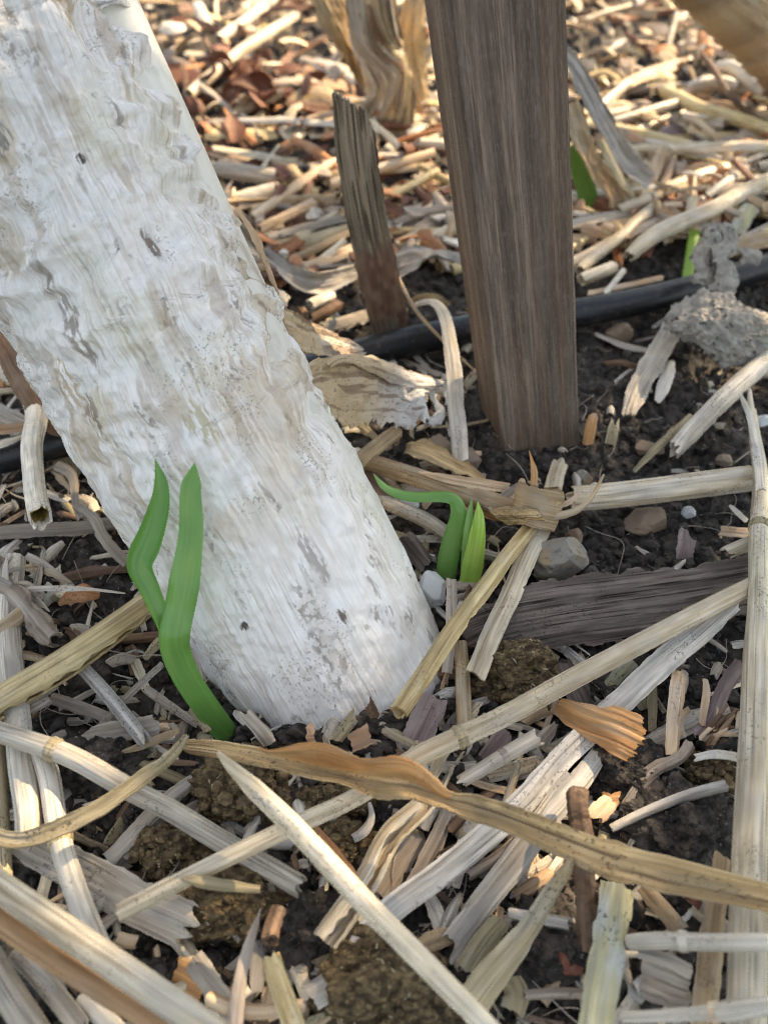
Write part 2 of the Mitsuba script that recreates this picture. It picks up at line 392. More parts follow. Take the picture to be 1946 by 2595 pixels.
def paper(p, n, uv):
    u, v = uv.x, uv.y
    t = smoothstep(22, 48, u + 14 * (fbm(u * .1, v * .1, 3, 3) - .5))
    c = mix(mix((.52, .40, .25), (.40, .28, .15), fbm(v * .8, u * .07, 2, 3)), mix((.62, .59, .56), (.50, .46, .42), fbm(u * .2, v * .6, 4, 3)), t)
    c = mix(c, (.19, .12, .07), smoothstep(.53, .70, fbm(v * .6 + .02 * u, u * .05, 9, 3)) * .75)
    return mix(c, (.12, .08, .05), smoothstep(.70, .78, fbm(u * 1.2 + v * .5, v * 1.4 - u * .4, 11, 2)) * .6)


mat('m_paper', proc(paper, 2e-4), .55, .4, relief, .00035)


def green(c1, c2, c3):
    def fn(p, n, uv):
        s = fbm(uv.y * 1.7, uv.x * .03, 1, 3)
        c = mix(c1, c2, smoothstep(.3, .7, s))
        return mix(c, c3, smoothstep(.5, .8, fbm(uv.x * .07, uv.y * .15, 4, 2)) * .5)
    return proc(fn, 2e-4)


def vein(p, n, uv):
    return fbm(uv.y * 1.9, uv.x * .02, 3, 2) + .3 * fbm(uv.x * .35, uv.y * .8, 7, 3)


scene['m_shoot'] = {'type': 'bumpmap', 'arbitrary': proc(vein, 2e-4), 'scale': .00011, 'bsdf': {'type': 'principledthin', 'base_color': green((.155, .32, .07), (.125, .275, .057), (.24, .39, .10)), 'roughness': .4, 'diff_trans': .8, 'eta': 1.5}}
scene['m_shoot_light'] = {'type': 'bumpmap', 'arbitrary': proc(vein, 2e-4), 'scale': .00011, 'bsdf': {'type': 'principledthin', 'base_color': green((.42, .62, .10), (.30, .50, .07), (.52, .66, .15)), 'roughness': .4, 'diff_trans': 1.0, 'eta': 1.5}}
scene['m_core'] = {'type': 'principledthin', 'base_color': rgb(.12, .21, .045), 'roughness': .4, 'diff_trans': .6, 'eta': 1.4}
scene['m_foliage'] = {'type': 'principledthin', 'base_color': rgb(.06, .11, .03), 'roughness': .5, 'diff_trans': .5, 'eta': 1.4}


for k_, c_ in (('m_shoot', green((.155, .32, .07), (.125, .275, .057), (.24, .39, .10))), ('m_shoot_light', green((.42, .62, .10), (.30, .50, .07), (.52, .66, .15)))):
    gloss = {'type': 'twosided', 'bsdf': {'type': 'principled', 'base_color': c_, 'roughness': .26, 'specular': .8, 'clearcoat': .7, 'clearcoat_gloss': .88}}
    scene[k_]['bsdf'] = {'type': 'blendbsdf', 'weight': .42, 'thin': scene[k_]['bsdf'], 'gloss': gloss}


def soil_c(p, n, uv):
    q = p * 1000
    c = mix((.010, .0082, .007), (.088, .073, .060), smoothstep(.25, .85, fbm(q.x * .55, q.y * .55, q.z * .55, 4)))
    c = mix(c, (.095, .078, .062), smoothstep(.62, .8, fbm(q.x * .16, q.y * .16, q.z * .16 + 5, 3)) * .5)
    return mix(c, (.26, .24, .22), smoothstep(.86, .92, noise(q.x * 1.9, q.y * 1.9, q.z * 1.9)) * .6)


def soil_b(p, n, uv):
    q = p * 1000
    return fbm(q.x * .9, q.y * .9, q.z * .9, 4)


mat('m_soil', proc(soil_c, 3e-4), .72, .35, soil_b, .0008, 1.5e-4)


def dung_c(p, n, uv):
    q = p * 1000
    f = fbm(q.x * .7, q.y * .9, q.z * .8, 4)
    c = mix((.045, .031, .017), (.19, .135, .07), smoothstep(.3, .75, f))
    return mix(c, (.36, .27, .13), smoothstep(.60, .76, fbm(q.x * 1.1, q.y * 2.0, q.z * 1.6, 2)) * .45)


mat('m_dung', proc(dung_c, 3e-4), .8, .25, soil_b, .0009, 1.5e-4)


def stone_c(p, n, uv):
    q = p * 1000
    c = mix((.33, .30, .25), (.19, .175, .15), fbm(q.x * .3, q.y * .3, q.z * .3, 4))
    c = mix(c, (.33, .235, .12), smoothstep(.5, .68, fbm(q.x * .22, q.y * .22, q.z * .22 + 9, 3)) * .7)
    return mix(c, (.10, .09, .075), smoothstep(.58, .74, fbm(q.x * .8, q.y * .8, q.z * .8, 4)) * .6)


mat('m_stone', proc(stone_c, 3e-4), .7, .3, soil_b, .0004, 1.5e-4)


def pebble_c(p, n, uv):
    q = p * 1000
    r = cell_rand(dr.floor(uv.y / 40), 5)
    c = mix((.19, .115, .07), (.27, .18, .105), fbm(q.x * .4, q.y * .4, q.z * .4, 3))
    return mix(c, (.30, .26, .21), r * .7)


mat('m_pebble', proc(pebble_c, 3e-4), .65, .35, soil_b, .0003, 1.5e-4)


def decay_c(p, n, uv):
    q = p * 1000
    c = mix((.44, .41, .36), (.15, .135, .115), fbm(q.x * .5, q.y * .5, q.z * .5, 4))
    c = mix(c, (.36, .33, .27), smoothstep(.5, .7, fbm(q.x * .15, q.y * .15, q.z * .15 + 4, 3)) * .5)
    return mix(c, (.03, .027, .025), smoothstep(.62, .72, fbm(q.x * .45, q.y * .45, q.z * .45, 4)) * .8)


mat('m_decay', proc(decay_c, 3e-4), .85, .15, soil_b, .0011, 2e-4)
mat('m_white_stone', rgb(.62, .62, .60), .6, .3, soil_b, .0003, 1.5e-4)


def rubber_c(p, n, uv):
    d = smoothstep(.62, .75, fbm(uv.x * .5, uv.y * .8, 3, 3))
    return mix((.012, .0125, .0145), (.10, .085, .07), d * .28)


mat('m_rubber', proc(rubber_c, 3e-4), .36, .5, lambda p, n, uv: noise(uv.x * 3, uv.y * 3, 1), .00003)

# ------------------------------------------------------------------ ground
def soil_h(x, y):
    q = np.stack([x, y, np.zeros_like(x)], -1)
    a = meshkit.fbm(q / 26, 3, 3)
    b = meshkit.fbm(q / 6.5, 3, 11)
    c = meshkit.fbm(q / 2.6, 2, 21)
    e = meshkit.fbm(q / 1.1, 2, 31)
    fade = np.clip(1.5 - np.hypot(x, y) / 1500, 0.1, 1)
    mound = 5.5 * np.exp(-((x - 2) ** 2 + ((y - 96) * 1.15) ** 2) / 2 / 15 ** 2) * (.4 + 1.2 * b)
    return mound + (7.0 * (a - .55) + 5.0 * (np.abs(2 * b - 1) * -1 + .45) + 2.6 * (c - .5) + 1.1 * (e - .5) - 2.0) * fade


rows = np.r_[-60000, -8000, -1200, -250, -60, 30 + 1.0 * (np.exp(np.linspace(0, 6.75, 470)) - 1) * .75 + np.linspace(0, 150, 470), 1500, 4000, 15000, 60000]
cols = np.r_[-400, -60, -10, -3, np.linspace(-1.15, 1.15, 430), 3, 10, 60, 400]
Yg, Ug = np.meshgrid(rows, cols, indexing='ij')
Xg = Ug * (95 + np.clip(Yg, 0, 900) * .42)
Zg = soil_h(Xg, Yg)
add('ground', (np.stack([Xg, Yg, Zg], -1).reshape(-1, 3), grid_faces(len(rows), len(cols), flip=True)), 'm_soil', 'dark crumbly garden soil under the straw mulch', kind='structure')


def hz(x, y):
    return float(soil_h(np.array([x * 1.0]), np.array([y * 1.0]))[0])


# ------------------------------------------------------------------ the tree whose crown shades the foreground (outside the frame)
def shade_tree():
    rng = np.random.default_rng(21)
    t = thing('garden_tree', 'leafy young tree outside the frame whose crown shades the straw in front', 'tree')
    base = np.array([1010., 1010., -10])
    crown_c = np.array(TREE_C)
    trunk = [(base[0], base[1], -20, 46), (base[0] - 10, base[1], 400, 40), (crown_c[0] + 60, crown_c[1] + 40, crown_c[2] - 120, 30), (crown_c[0], crown_c[1], crown_c[2] + 220, 12)]
    add('trunk', blade(trunk, 360, 8, up=(0, -1, .1), n=40, m=16), 'm_bark', parent=t)
    for k in range(9):
        a = k * 2.4; z0 = -140 + 40 * k
        p0 = np.array([crown_c[0] + 10, crown_c[1] + 10, crown_c[2] + z0 - 40])
        d = np.array([math.cos(a), math.sin(a), .35]) * rng.uniform(200, 300)
        add('branch', blade([(*p0, 14), (*(p0 + d * .5 + [0, 0, 15]), 9), (*(p0 + d), 3)], 360, 2, n=12, m=8), 'm_bark', parent=t)
    V, Fc = [], []
    n = TREE_N
    c = rng.normal(size=(n, 3)); c /= np.linalg.norm(c, axis=1, keepdims=True)
    c *= rng.uniform(0, 1, n)[:, None] ** .4
    # clumped: leaves gather round twig ends
    tw = rng.normal(size=(90, 3)); tw /= np.linalg.norm(tw, axis=1, keepdims=True); tw *= rng.uniform(.25, 1, 90)[:, None] ** .5
    w = rng.integers(0, 90, n)
    c = np.where((rng.random(n) < TREE_CLUMP)[:, None], tw[w] + rng.normal(size=(n, 3)) * .13, c)
    c = crown_c + c * np.array(TREE_R)
    for q in c:
        d = rng.normal(size=3); d /= np.linalg.norm(d)
        s = np.cross(d, rng.normal(size=3)); s /= np.linalg.norm(s)
        nn = np.cross(d, s)
        L, W = rng.uniform(38, 62), rng.uniform(17, 27)
        o = len(V) * 6
        V.append(np.array([q - d * L / 2, q + s * W / 2 + nn * 3, q, q - s * W / 2 + nn * 3, q + d * L * .2 + s * W * .4 + nn * 2, q + d * L / 2]))
        Fc.append(np.array([[0, 1, 2], [0, 2, 3], [2, 1, 4], [2, 4, 5], [2, 5, 3]]) + o)
    add('crown', (np.vstack(V), np.vstack(Fc)), 'm_foliage', parent=t, kind='stuff', smooth=False)


TREE_C = (np.array([5, 120, 0]) + SUN * 1500).tolist()
TREE_R = (225, 225, 225)
TREE_N, TREE_CLUMP = 860, .10
shade_tree()

# ------------------------------------------------------------------ big leek stem
def leek():
    t = thing('leek_stem', 'thick white papery leek stem leaning up to the left, the largest thing in front', 'leek')
    P = Path([(-103.5,246.1,132.3,65.2), (-92.2,230.2,114.1,65.1), (-78.8,211.1,92.9,63.4), (-63.8,189.9,69.6,61.3), (-41.0,160.3,35.5,58.6), (-28.1,146.1,17.6,58.5), (-19.4,135.7,4.8,57.7), (-11.8,126.2,-5.7,54.5), (-3.6,116.7,-17.7,49.6), (7.0,104.4,-35.2,40.5)])
    n, m = 420, 400
    s = np.linspace(0, P.L, n)[:, None] * np.ones((1, m))
    T = P.ip(P.t, s); C = P.ip(P.p, s)
    S = np.cross(T, UP); S /= np.linalg.norm(S, axis=-1, keepdims=True); N = np.cross(S, T)
    R = np.interp(s, P.q, P.w) / 2
    sgn = 1 if S[0, 0, 0] > 0 else -1          # phi grows towards the right of the picture
    # inner, smoother skin: a closed tube
    phi = np.linspace(-math.pi, math.pi, m)[None, :] * np.ones((n, 1))
    a = phi * R
    r = R - 3.0 + 2.8 * np.clip((phi - .6) / .5, 0, 1) + .35 * (N3(np.stack([a / 5, s / 60, s * 0], -1)) - .5) + .5 * (N3(np.stack([np.cos(phi) * 2 + 5, np.sin(phi) * 2 + 5, s / 35], -1)) - .5)
    V = C + S * (sgn * r * np.sin(phi))[..., None] + N * (r * np.cos(phi))[..., None]
    fl = sgn < 0
    add('inner_skin', (V.reshape(-1, 3), grid_faces(n, m, flip=fl), np.stack([s, a + 20], -1).reshape(-1, 2)), 'm_inner', 'smooth pale under-skin showing along the right edge', parent=t)
    # outer, crinkled skin: open on the far side, its right border torn
    sn = s[:, :1]
    right = np.radians(70 + 26 * (N3(np.stack([sn / 9, sn * 0, sn * 0], -1)) - .5) + 16 * (N3(np.stack([sn / 2.6, sn * 0 + 4, sn * 0], -1)) - .5)
                       + np.interp(sn, [0, 40, 90, 125, 150, 200, 260], [-22, -17, -15, -4, 18, 36, 45]))
    left = np.radians(-112 + 10 * (N3(np.stack([sn / 7, sn * 0 + 9, sn * 0], -1)) - .5))
    tt = np.linspace(0, 1, m)[None, :]
    phi = left + (right - left) * tt
    a = phi * R
    up_ = np.interp(s, [0, 110, 165, 215], [1, 1, .45, .12])           # crinkling fades towards the base
    q = lambda fs, fa, k: np.stack([s / fs + .35 * a / fa, a / fa - .12 * s / fs, s * 0 + k], -1)
    ridge = lambda z: 1 - np.abs(2 * z - 1) * 2
    warp = 5 * (meshkit.fbm(q(22, 22, 60), 2) - .5)
    qq = lambda fs, fa, k: np.stack([(s + warp * 2) / fs + .3 * (a + warp) / fa, (a + warp * 1.5) / fa, s * 0 + k], -1)
    side = .35 + .65 * np.clip(np.cos(phi) * 1.5, 0, 1)
    tri = lambda x: 2 * np.abs(2 * (x - np.floor(x + .5))) - 1
    wx = 9 * (meshkit.fbm(q(17, 17, 61), 3) - .5); wy = 9 * (meshkit.fbm(q(17, 17, 71), 3) - .5)
    d = 0
    for k, (an, lam, am) in enumerate([(4, 17, .95), (28, 12, .75), (-32, 10, .6), (62, 15, .65), (-75, 9, .4), (12, 6.5, .34), (-18, 4.6, .28), (50, 3.6, .17), (-52, 3.1, .14), (8, 2.5, .11), (-28, 1.9, .08), (38, 1.5, .06)]):
        ca, sa = math.cos(math.radians(an)), math.sin(math.radians(an))
        pr = ((s + wx) * ca + (a + wy) * sa) / lam
        d = d + am * tri(pr + .35 * N3(q(lam * 1.4, lam * 1.4, k + 80))) * np.clip(2.2 * N3(q(lam * 1.3, lam * 1.6, k + 90)) - .35, 0, 1.3)
    d = up_ * side * (d * 1.25 + 2.2 * (meshkit.fbm(qq(34, 26, 5), 2) - .5) * 2)
    d = d + .9 * (N3(np.stack([a / 10, s / 55, s * 0 + 2], -1)) - .5) + .34 * (N3(np.stack([a / 2.2, s / 40, s * 0 + 6], -1)) - .5) + .14 * N3(np.stack([a / .9, s / 25, s * 0 + 8], -1))
    d = d + .5 * (1 - up_) * ridge(meshkit.fbm(qq(26, 14, 31), 2)) + .1 * ridge(N3(qq(2, 2.5, 41)))
    d = np.clip(d - d.mean() + .2, -2.0, 9)
    # the torn border lifts a little and curls
    edge = np.clip(1 - (1 - tt) * R * 3.2 / 7, 0, 1) ** 2
    d = d + edge * (.4 + .8 * N3(np.stack([s / 4, a * 0, a * 0 + 3], -1)))
    r = R - .2 + d
    O = C + S * (sgn * r * np.sin(phi))[..., None] + N * (r * np.cos(phi))[..., None]
    nd = S * (sgn * np.sin(phi))[..., None] + N * np.cos(phi)[..., None]
    I = O - nd * .5
    uvg = np.stack([s, a + 20], -1).reshape(-1, 2)
    k = n
    rim = np.stack([O[:, -1], I[:, -1]], 1).reshape(-1, 3)
    ruv = np.repeat(uvg.reshape(n, m, 2)[:, -1], 2, axis=0)
    geo = (np.vstack([O.reshape(-1, 3), I.reshape(-1, 3), rim]), np.vstack([grid_faces(n, m, flip=fl), grid_faces(n, m, n * m, not fl), grid_faces(n, 2, 2 * n * m, fl)]), np.vstack([uvg, uvg, ruv]))
    add('outer_skin', geo, 'm_leek', 'crinkled white outer skin with beige and grey stains', parent=t)
    # loose tatters of skin on the torn border
    for i, (sa, da, L, W) in enumerate([(96, 62, 22, 2.6)]):
        f = sa / P.L
        c0 = P.ip(P.p, sa); tt_ = P.ip(P.t, sa); S0 = np.cross(tt_, UP); S0 /= np.linalg.norm(S0); N0 = np.cross(S0, tt_)
        Rr = float(np.interp(sa, P.q, P.w)) / 2 + 2.6
        pts = []
        for e in np.linspace(0, 1, 5):
            an = math.radians(da + 10 * e)
            pt = c0 + tt_ * L * e + (S0 * sgn * math.sin(an) + N0 * math.cos(an)) * (Rr + .8 * math.sin(e * 5))
            pts.append((*pt, W * (1 - .8 * abs(2 * e - 1) ** 2)))
        add('skin_tatter', blade(pts, 50, .25, up=S0 * sgn * .7 + N0 * .7, erag=.4, crump=.5, crsc=3), 'm_chip', parent=t)
    return t


leek()

# ------------------------------------------------------------------ wooden post
def box_post(name, label):
    # corner edge between the two visible faces: base and top (mm)
    cb = np.array((36.3,198.6,0,0.1))[:3]
    ct = np.array((14.2,214.2,119.6,0.1))[:3]
    ax = ct - cb; ax /= np.linalg.norm(ax)
    fr = np.array([math.cos(math.radians(13)), math.sin(math.radians(13)), 0]); fr -= ax * (fr @ ax); fr /= np.linalg.norm(fr)   # along the front face, to the right
    bk = np.cross(ax, fr)
    if bk[1] < 0:
        bk = -bk
    W0, W1, D0, D1 = 24.2, 28.2, 21.0, 24.0
    Ltop = 330.0
    rows_ = np.r_[-25, np.linspace(-5, 190, 230), Ltop]
    rad = .6
    # rounded rectangle outline, counted in mm round the section
    out = []
    for (sx, sy, a0) in ((1, 0, -90), (1, 1, 0), (0, 1, 90), (0, 0, 180)):
        for k in range(4):
            out.append((sx, sy, math.radians(a0 + 90 * k / 3)))
    V, UVv = [], []
    prof = []
    nseg = 46
    for i in range(len(out)):
        prof.append(('c',) + out[i])
        nx_ = out[(i + 1) % len(out)]
        if nx_[:2] != out[i][:2]:
            for k in range(1, nseg):
                prof.append(('l', out[i], nx_, k / nseg))
    for h in rows_:
        k = np.clip(h / 190, 0, 1.6); W = W0 + (W1 - W0) * k; D = D0 + (D1 - D0) * k
        def corner(sx, sy, a):
            return np.array([sx * W + (rad * (1 if sx == 0 else -1)) + rad * math.cos(a), sy * D + (rad * (1 if sy == 0 else -1)) + rad * math.sin(a)])
        for q in prof:
            xy = corner(*q[1:]) if q[0] == 'c' else corner(*q[1]) * (1 - q[3]) + corner(*q[2]) * q[3]
            V.append((h, *xy))
    V = np.array(V).reshape(len(rows_), len(prof), 3)
    V = np.concatenate([V, V[:, :1]], 1)
    per = np.r_[0, np.cumsum(np.linalg.norm(np.diff(V[5, :, 1:], axis=0), axis=1))]
    d = .22 * (N3(np.stack([V[..., 0] * .02, per[None] * 1.4 + V[..., 0] * 0, V[..., 0] * 0], -1)) - .5) + .12 * (N3(np.stack([V[..., 0] * .4, per[None] * 1.0 + V[..., 0] * 0, V[..., 0] * 0 + 7], -1)) - .5)
    ctr = V[:, :-1, 1:].mean(1, keepdims=True)
    dirn = V[..., 1:] - ctr
    V[..., 1:] += dirn / np.linalg.norm(dirn, axis=-1, keepdims=True) * d[..., None]
    Wd = cb + V[..., :1] * ax + V[..., 1:2] * fr + V[..., 2:3] * bk
    uv = np.stack([V[..., 0], np.broadcast_to(per, V.shape[:2])], -1)
    nr, nc = Wd.shape[:2]
    ftop = Wd[-1, :-1]
    geo = (np.vstack([Wd.reshape(-1, 3), ftop, ftop.mean(0)[None]]),
           np.vstack([grid_faces(nr, nc, flip=True), np.array([[nr * nc + i, nr * nc + (i + 1) % (nc - 1), nr * nc + nc - 1] for i in range(nc - 1)])]),
           np.vstack([uv.reshape(-1, 2), V[-1, :-1, 1:] + 200, [[212, 212]]]))
    k = add(name, geo, 'm_post', label, 'post')
    # a few raised splinters
    return cb, ax, fr, bk


PB = box_post('wooden_post', 'square brown weathered wooden post driven into the soil right of the leek stem')


def on_post(h, x, out=.2):
    return PB[0] + PB[1] * h + PB[2] * x - PB[3] * out


# ------------------------------------------------------------------ tubing, thin stake, stems behind
def straw(name, label, cat, mt, pts, curl=360, group=None, nodes=(), node_mat=None, parts=None, **kw):
    kw.setdefault('wav', .2 if curl >= 180 else .6)
    P = Path(pts)
    if not nodes and not parts:
        return add(name, blade(P, curl, **kw), mt, label, cat, group)
    t = thing(name, label, cat, group)
    add('stalk', blade(P, curl, **kw), mt, parent=t)
    kk = {k: kw[k] for k in ('wav', 'up') if k in kw}
    sd = COUNT[0]
    for f in nodes:
        d = 1.5 * float(np.interp(f * P.L, P.q, P.w)) / 5 / P.L
        add('node', blade(P.sub(f - d, f + d, (1.02, 1.14, 1.20, 1.10, 1.16, 1.02), 12), 360, .5, rag=(.2, .2), rib=.16, ribf=2.6, erag=0, n=16, m=44, **{**kk, 'wav': 0}), node_mat or 'm_olive', parent=t)
    for (pn, pm, pp, pk) in parts or ():
        add(pn, blade(pp, **pk), pm, parent=t)
    return t


add('irrigation_tube', blade([(-127.6,184.5,6.5,9.8), (-115.4,189.2,6.5,9.9), (-100.6,195.7,6.5,10.0), (-53.0,217.4,6.5,10.0), (-3.5,243.1,6.5,10.3), (23.0,252.9,7.0,10.0), (69.1,264.4,7.5,9.8), (111.7,279.7,7.5,9.6), (142.7,294.6,7.5,9.7), (168.4,307.5,7.5,9.6)], 360, 1.2, rag=(.1, .1), erag=0, rib=0, n=120, m=40), 'm_rubber', 'black plastic irrigation tube running across the bed behind the leek stem and the post', 'tube')
add('splintered_stake', blade([(-10.4,269.8,84.3,10.2), (-9.8,269.2,76.7,10.9), (-8.3,264.3,63.6,12.3), (-4.1,260.7,36.6,13.4), (0.7,260.4,12.6,13.2), (3.7,262.5,-2.0,13.1)], 14, 3.2, rag=(7, 1), slant=8, erag=.08, rib=.3, ribf=.9, twist=-8, m=44), 'm_stake', 'thin grey splintered wooden stake with a jagged top standing behind the tube', 'stake')
t = thing('fibrous_leek_stalk', 'old fibrous brown and white leek stalk standing left of the post in the background', 'leek')
SP = Path([(-6.7,419.0,71.3,21.6), (-3.5,418.7,50.1,21.7), (0.1,428.4,27.5,23.9), (3.7,434.3,9.5,28.4), (5.8,434.9,-5.2,27.3)])
add('stalk', blade(SP.sub(0, 1, (.82, .82)), 360, 1, rib=.4, ribf=1.5, m=50, n=60, rag=(1, 3)), 'm_tan', parent=t)
rq = np.random.default_rng(9)
for k in range(34):
    an = rq.uniform(-2.0, 2.0)
    f0, f1 = max(0, rq.uniform(-.5, .45)), rq.uniform(.6, 1.0)
    x_ = np.linspace(f0, f1, 7) * SP.L
    c_ = SP.ip(SP.p, x_); t_ = SP.ip(SP.t, x_)
    S_ = np.cross(t_, UP); S_ /= np.linalg.norm(S_, axis=1, keepdims=True); N_ = np.cross(S_, t_)
    R_ = np.interp(x_, SP.q, SP.w)[:, None] / 2 * rq.uniform(.86, 1.04)
    an_ = (an + .25 * np.cumsum(rq.normal(size=7)) * .35)[:, None]
    pp_ = c_ + (S_ * np.sin(an_) + N_ * np.cos(an_)) * R_
    w_ = rq.uniform(1.6, 4.2)
    add('fibre_strip', blade([(*q_, w_ * e_) for q_, e_ in zip(pp_, (.7, 1, 1, 1, 1, .9, .6))], 45, .5, up=(N_[3] * math.cos(an) + S_[3] * math.sin(an)), n=30, m=8, rib=.15, erag=.2, rag=(5, 9)), ['m_fib', 'm_tan', 'm_white', 'm_olive', 'm_brown', 'm_grey', 'm_fib'][k % 7], parent=t)
add('leaf', blade([(-28.4,441.7,65.4,14.3), (-19.5,434.0,51.0,19.6), (-12.7,438.2,34.2,15.0), (-6.5,441.4,16.5,6.7)], 70, .4, crump=1, crsc=10, rib=.3), 'm_leaf', parent=t)
add('leaf', blade([(15.6,442.9,59.6,8.2), (12.2,435.0,45.0,12.5), (13.4,435.7,29.0,13.8), (16.8,435.9,11.1,9.8)], 60, .4, crump=1, crsc=10, rib=.3), 'm_leaf', parent=t)
add('leaning_cane', blade([(105.2,382.4,91.5,25.8), (137.3,402.3,69.1,28.2), (171.2,426.6,43.8,30.9), (208.9,446.6,14.5,31.4)], 300, 1.2, rib=.5, ribf=.5, m=50, crump=.3, crsc=14), 'm_stemb', 'thick brown weathered stem leaning in at the upper right corner', 'stem')
t = thing('dried_leek_plant', 'grey and tan dried leek leaves with green core, right of the post behind', 'leek')
add('grey_leaf', blade([(63.1,344.0,65.6,7.1), (69.1,344.2,60.2,7.2), (80.1,343.4,45.5,7.9), (89.8,343.1,32.8,7.6), (99.9,341.9,21.9,9.8), (109.5,344.0,15.5,6.3)], -75, .5, crump=1.0, crsc=9, rib=.3, erag=.15, rag=(1, 4), twist=-20), 'm_decayleaf', parent=t)
add('tan_leaf', blade([(68.5,339.0,49.6,8.2), (75.1,336.9,36.4,9.4), (83.0,338.4,24.0,10.7), (93.2,339.5,11.1,8.9), (98.5,336.8,3.0,5.8)], -60, .5, crump=1.2, crsc=8, rib=.3), 'm_tan', parent=t)
add('short_leaf', blade([(80.6,334.7,39.9,3.4), (85.8,334.3,32.6,5.0), (92.9,335.6,22.7,5.6), (100.7,337.4,13.3,3.1)], 60, .5, rag=(3, 1), rib=.2), 'm_olive', parent=t)
add('green_core', blade([(73.4,344.1,32.3,7.6), (78.7,344.2,21.3,7.8), (84.2,342.5,11.3,10.0), (91.5,342.0,-0.3,9.2)], 80, sheet=True, rib=0), 'm_core', parent=t)

# ------------------------------------------------------------------ green shoots
t = thing('garlic_shoot', 'two-leaved bright green shoot in front of the left foot of the leek stem', 'shoot')
add('leaf', blade([(-38.1,130.7,59.7,0.3), (-38.3,129.5,58.6,2.0), (-38.8,127.9,57.1,4.1), (-39.1,123.5,51.4,4.9), (-39.8,119.4,46.0,5.4), (-41.1,115.1,40.6,6.6), (-42.8,111.7,34.5,6.5), (-43.8,108.9,30.4,6.6), (-43.7,107.7,26.4,6.2), (-42.0,105.6,20.2,5.7), (-39.5,104.1,13.3,5.6), (-36.6,103.0,5.2,5.6), (-32.4,101.6,-4.5,4.9)], 70, sheet=True, erag=0, rib=.05, ribf=1, rag=(0, 0), wav=0, m=30, n=150), 'm_shoot', 'broad front leaf of the shoot', parent=t)
add('leaf', blade([(-47.5,135.7,56.3,0.2), (-47.0,134.3,54.9,1.2), (-46.4,132.2,52.9,2.7), (-46.7,128.7,49.5,4.2), (-47.9,125.5,46.4,5.0), (-49.5,122.4,43.4,5.8), (-50.7,119.5,40.6,5.0), (-49.5,117.4,37.9,4.2), (-47.3,114.1,34.0,3.5), (-45.6,111.7,28.9,3.1), (-44.2,108.2,21.3,2.6)], -140, sheet=True, erag=0, rib=.04, rag=(0, 0), twist=[18, 20, 16, 10, 5], wav=0, m=26, n=130), 'm_shoot', 'narrow folded back leaf of the shoot', parent=t)
t = thing('bent_shoot', 'small green shoot bent sharply to the left, right of the leek stem', 'shoot')
add('leaf', blade([(-2.5,155.3,33.4,0.2), (-0.5,154.2,31.0,1.6), (2.9,154.2,28.2,2.4), (8.1,154.9,26.1,2.7), (13.9,156.4,24.8,2.9), (17.7,156.4,23.4,3.2), (18.8,155.0,20.7,4.0), (18.0,153.3,14.8,5.0), (16.6,150.1,7.6,5.5), (15.9,147.7,-1.7,5.1)], 85, sheet=True, erag=0, rib=.04, rag=(0, 0), m=26, n=120), 'm_shoot', parent=t)
t = thing('upright_shoot', 'small upright yellow-green shoot right beside the bent shoot', 'shoot')
add('leaf', blade([(23.4,155.4,23.8,0.2), (23.7,153.2,21.7,2.3), (23.5,150.4,16.2,4.2), (22.7,147.3,9.1,5.4), (21.6,144.6,2.2,5.0), (20.7,142.7,-5.1,4.1)], 75, sheet=True, erag=0, rib=.05, rag=(0, 0), m=26, n=90), 'm_shoot_light', parent=t)
add('leaf', blade([(22.0,156.7,23.7,0.2), (21.7,154.7,21.0,1.6), (21.5,151.9,16.3,2.8), (21.3,148.8,9.2,3.1), (21.0,145.1,-1.4,2.4)], 60, sheet=True, erag=0, rib=.05, rag=(0, 0), twist=15, m=16, n=60), 'm_shoot', parent=t)
add('grass_sprout', blade([(128.1,339.7,8.0,3.3), (123.5,325.6,7.0,4.3), (119.2,310.8,4.0,4.4), (115.1,296.8,0,4.2)], 60, sheet=True, erag=0, rib=0, rag=(6, 0)), 'm_shoot_light', 'single green sprout behind the grey decayed leaf at the right', 'shoot')

# ------------------------------------------------------------------ papery flap, decayed leaf, dried leaves
t = thing('papery_leaf_sheath', 'torn papery tan and white leaf sheath lying between the leek stem and the tube', 'leaf')
add('upper_layer', patch([[(-30.5,193.6,59.4,0), (-28.6,189.4,56.7,0), (-26.1,186.4,53.7,0)], [(-22.3,199.9,48.7,0), (-21.8,194.6,46.4,0), (-20.7,187.3,44.9,0)], [(-14.6,210.1,36.4,0), (-14.1,205.7,34.9,0), (-13.1,199.6,34.5,0)], [(-4.0,221.2,22.0,0), (-4.0,219.6,21.9,0), (-4.4,217.0,22.2,0)]], 90, 60, .35, crump=1.0, crsc=6, rag=(0, 5, .6, 1), rib=.14, ribf=.7), 'm_paper', parent=t)
add('lower_layer', patch([[(-20.1,177.3,49.1,0), (-18.0,173.5,45.5,0), (-14.6,169.5,40.2,0)], [(-10.8,202.0,34.1,0), (-9.0,190.7,31.5,0), (-7.3,178.9,25.7,0)], [(2.9,215.7,19.5,0), (2.8,205.1,17.6,0), (2.3,193.5,13.4,0)], [(19.3,225.3,7.9,0), (14.6,209.9,8.3,0), (10.5,196.5,5.2,0)]], 110, 90, .35, crump=1.5, crsc=8, rag=(0, 10, .5, 4), rib=.15, ribf=.6), 'm_paper', parent=t)
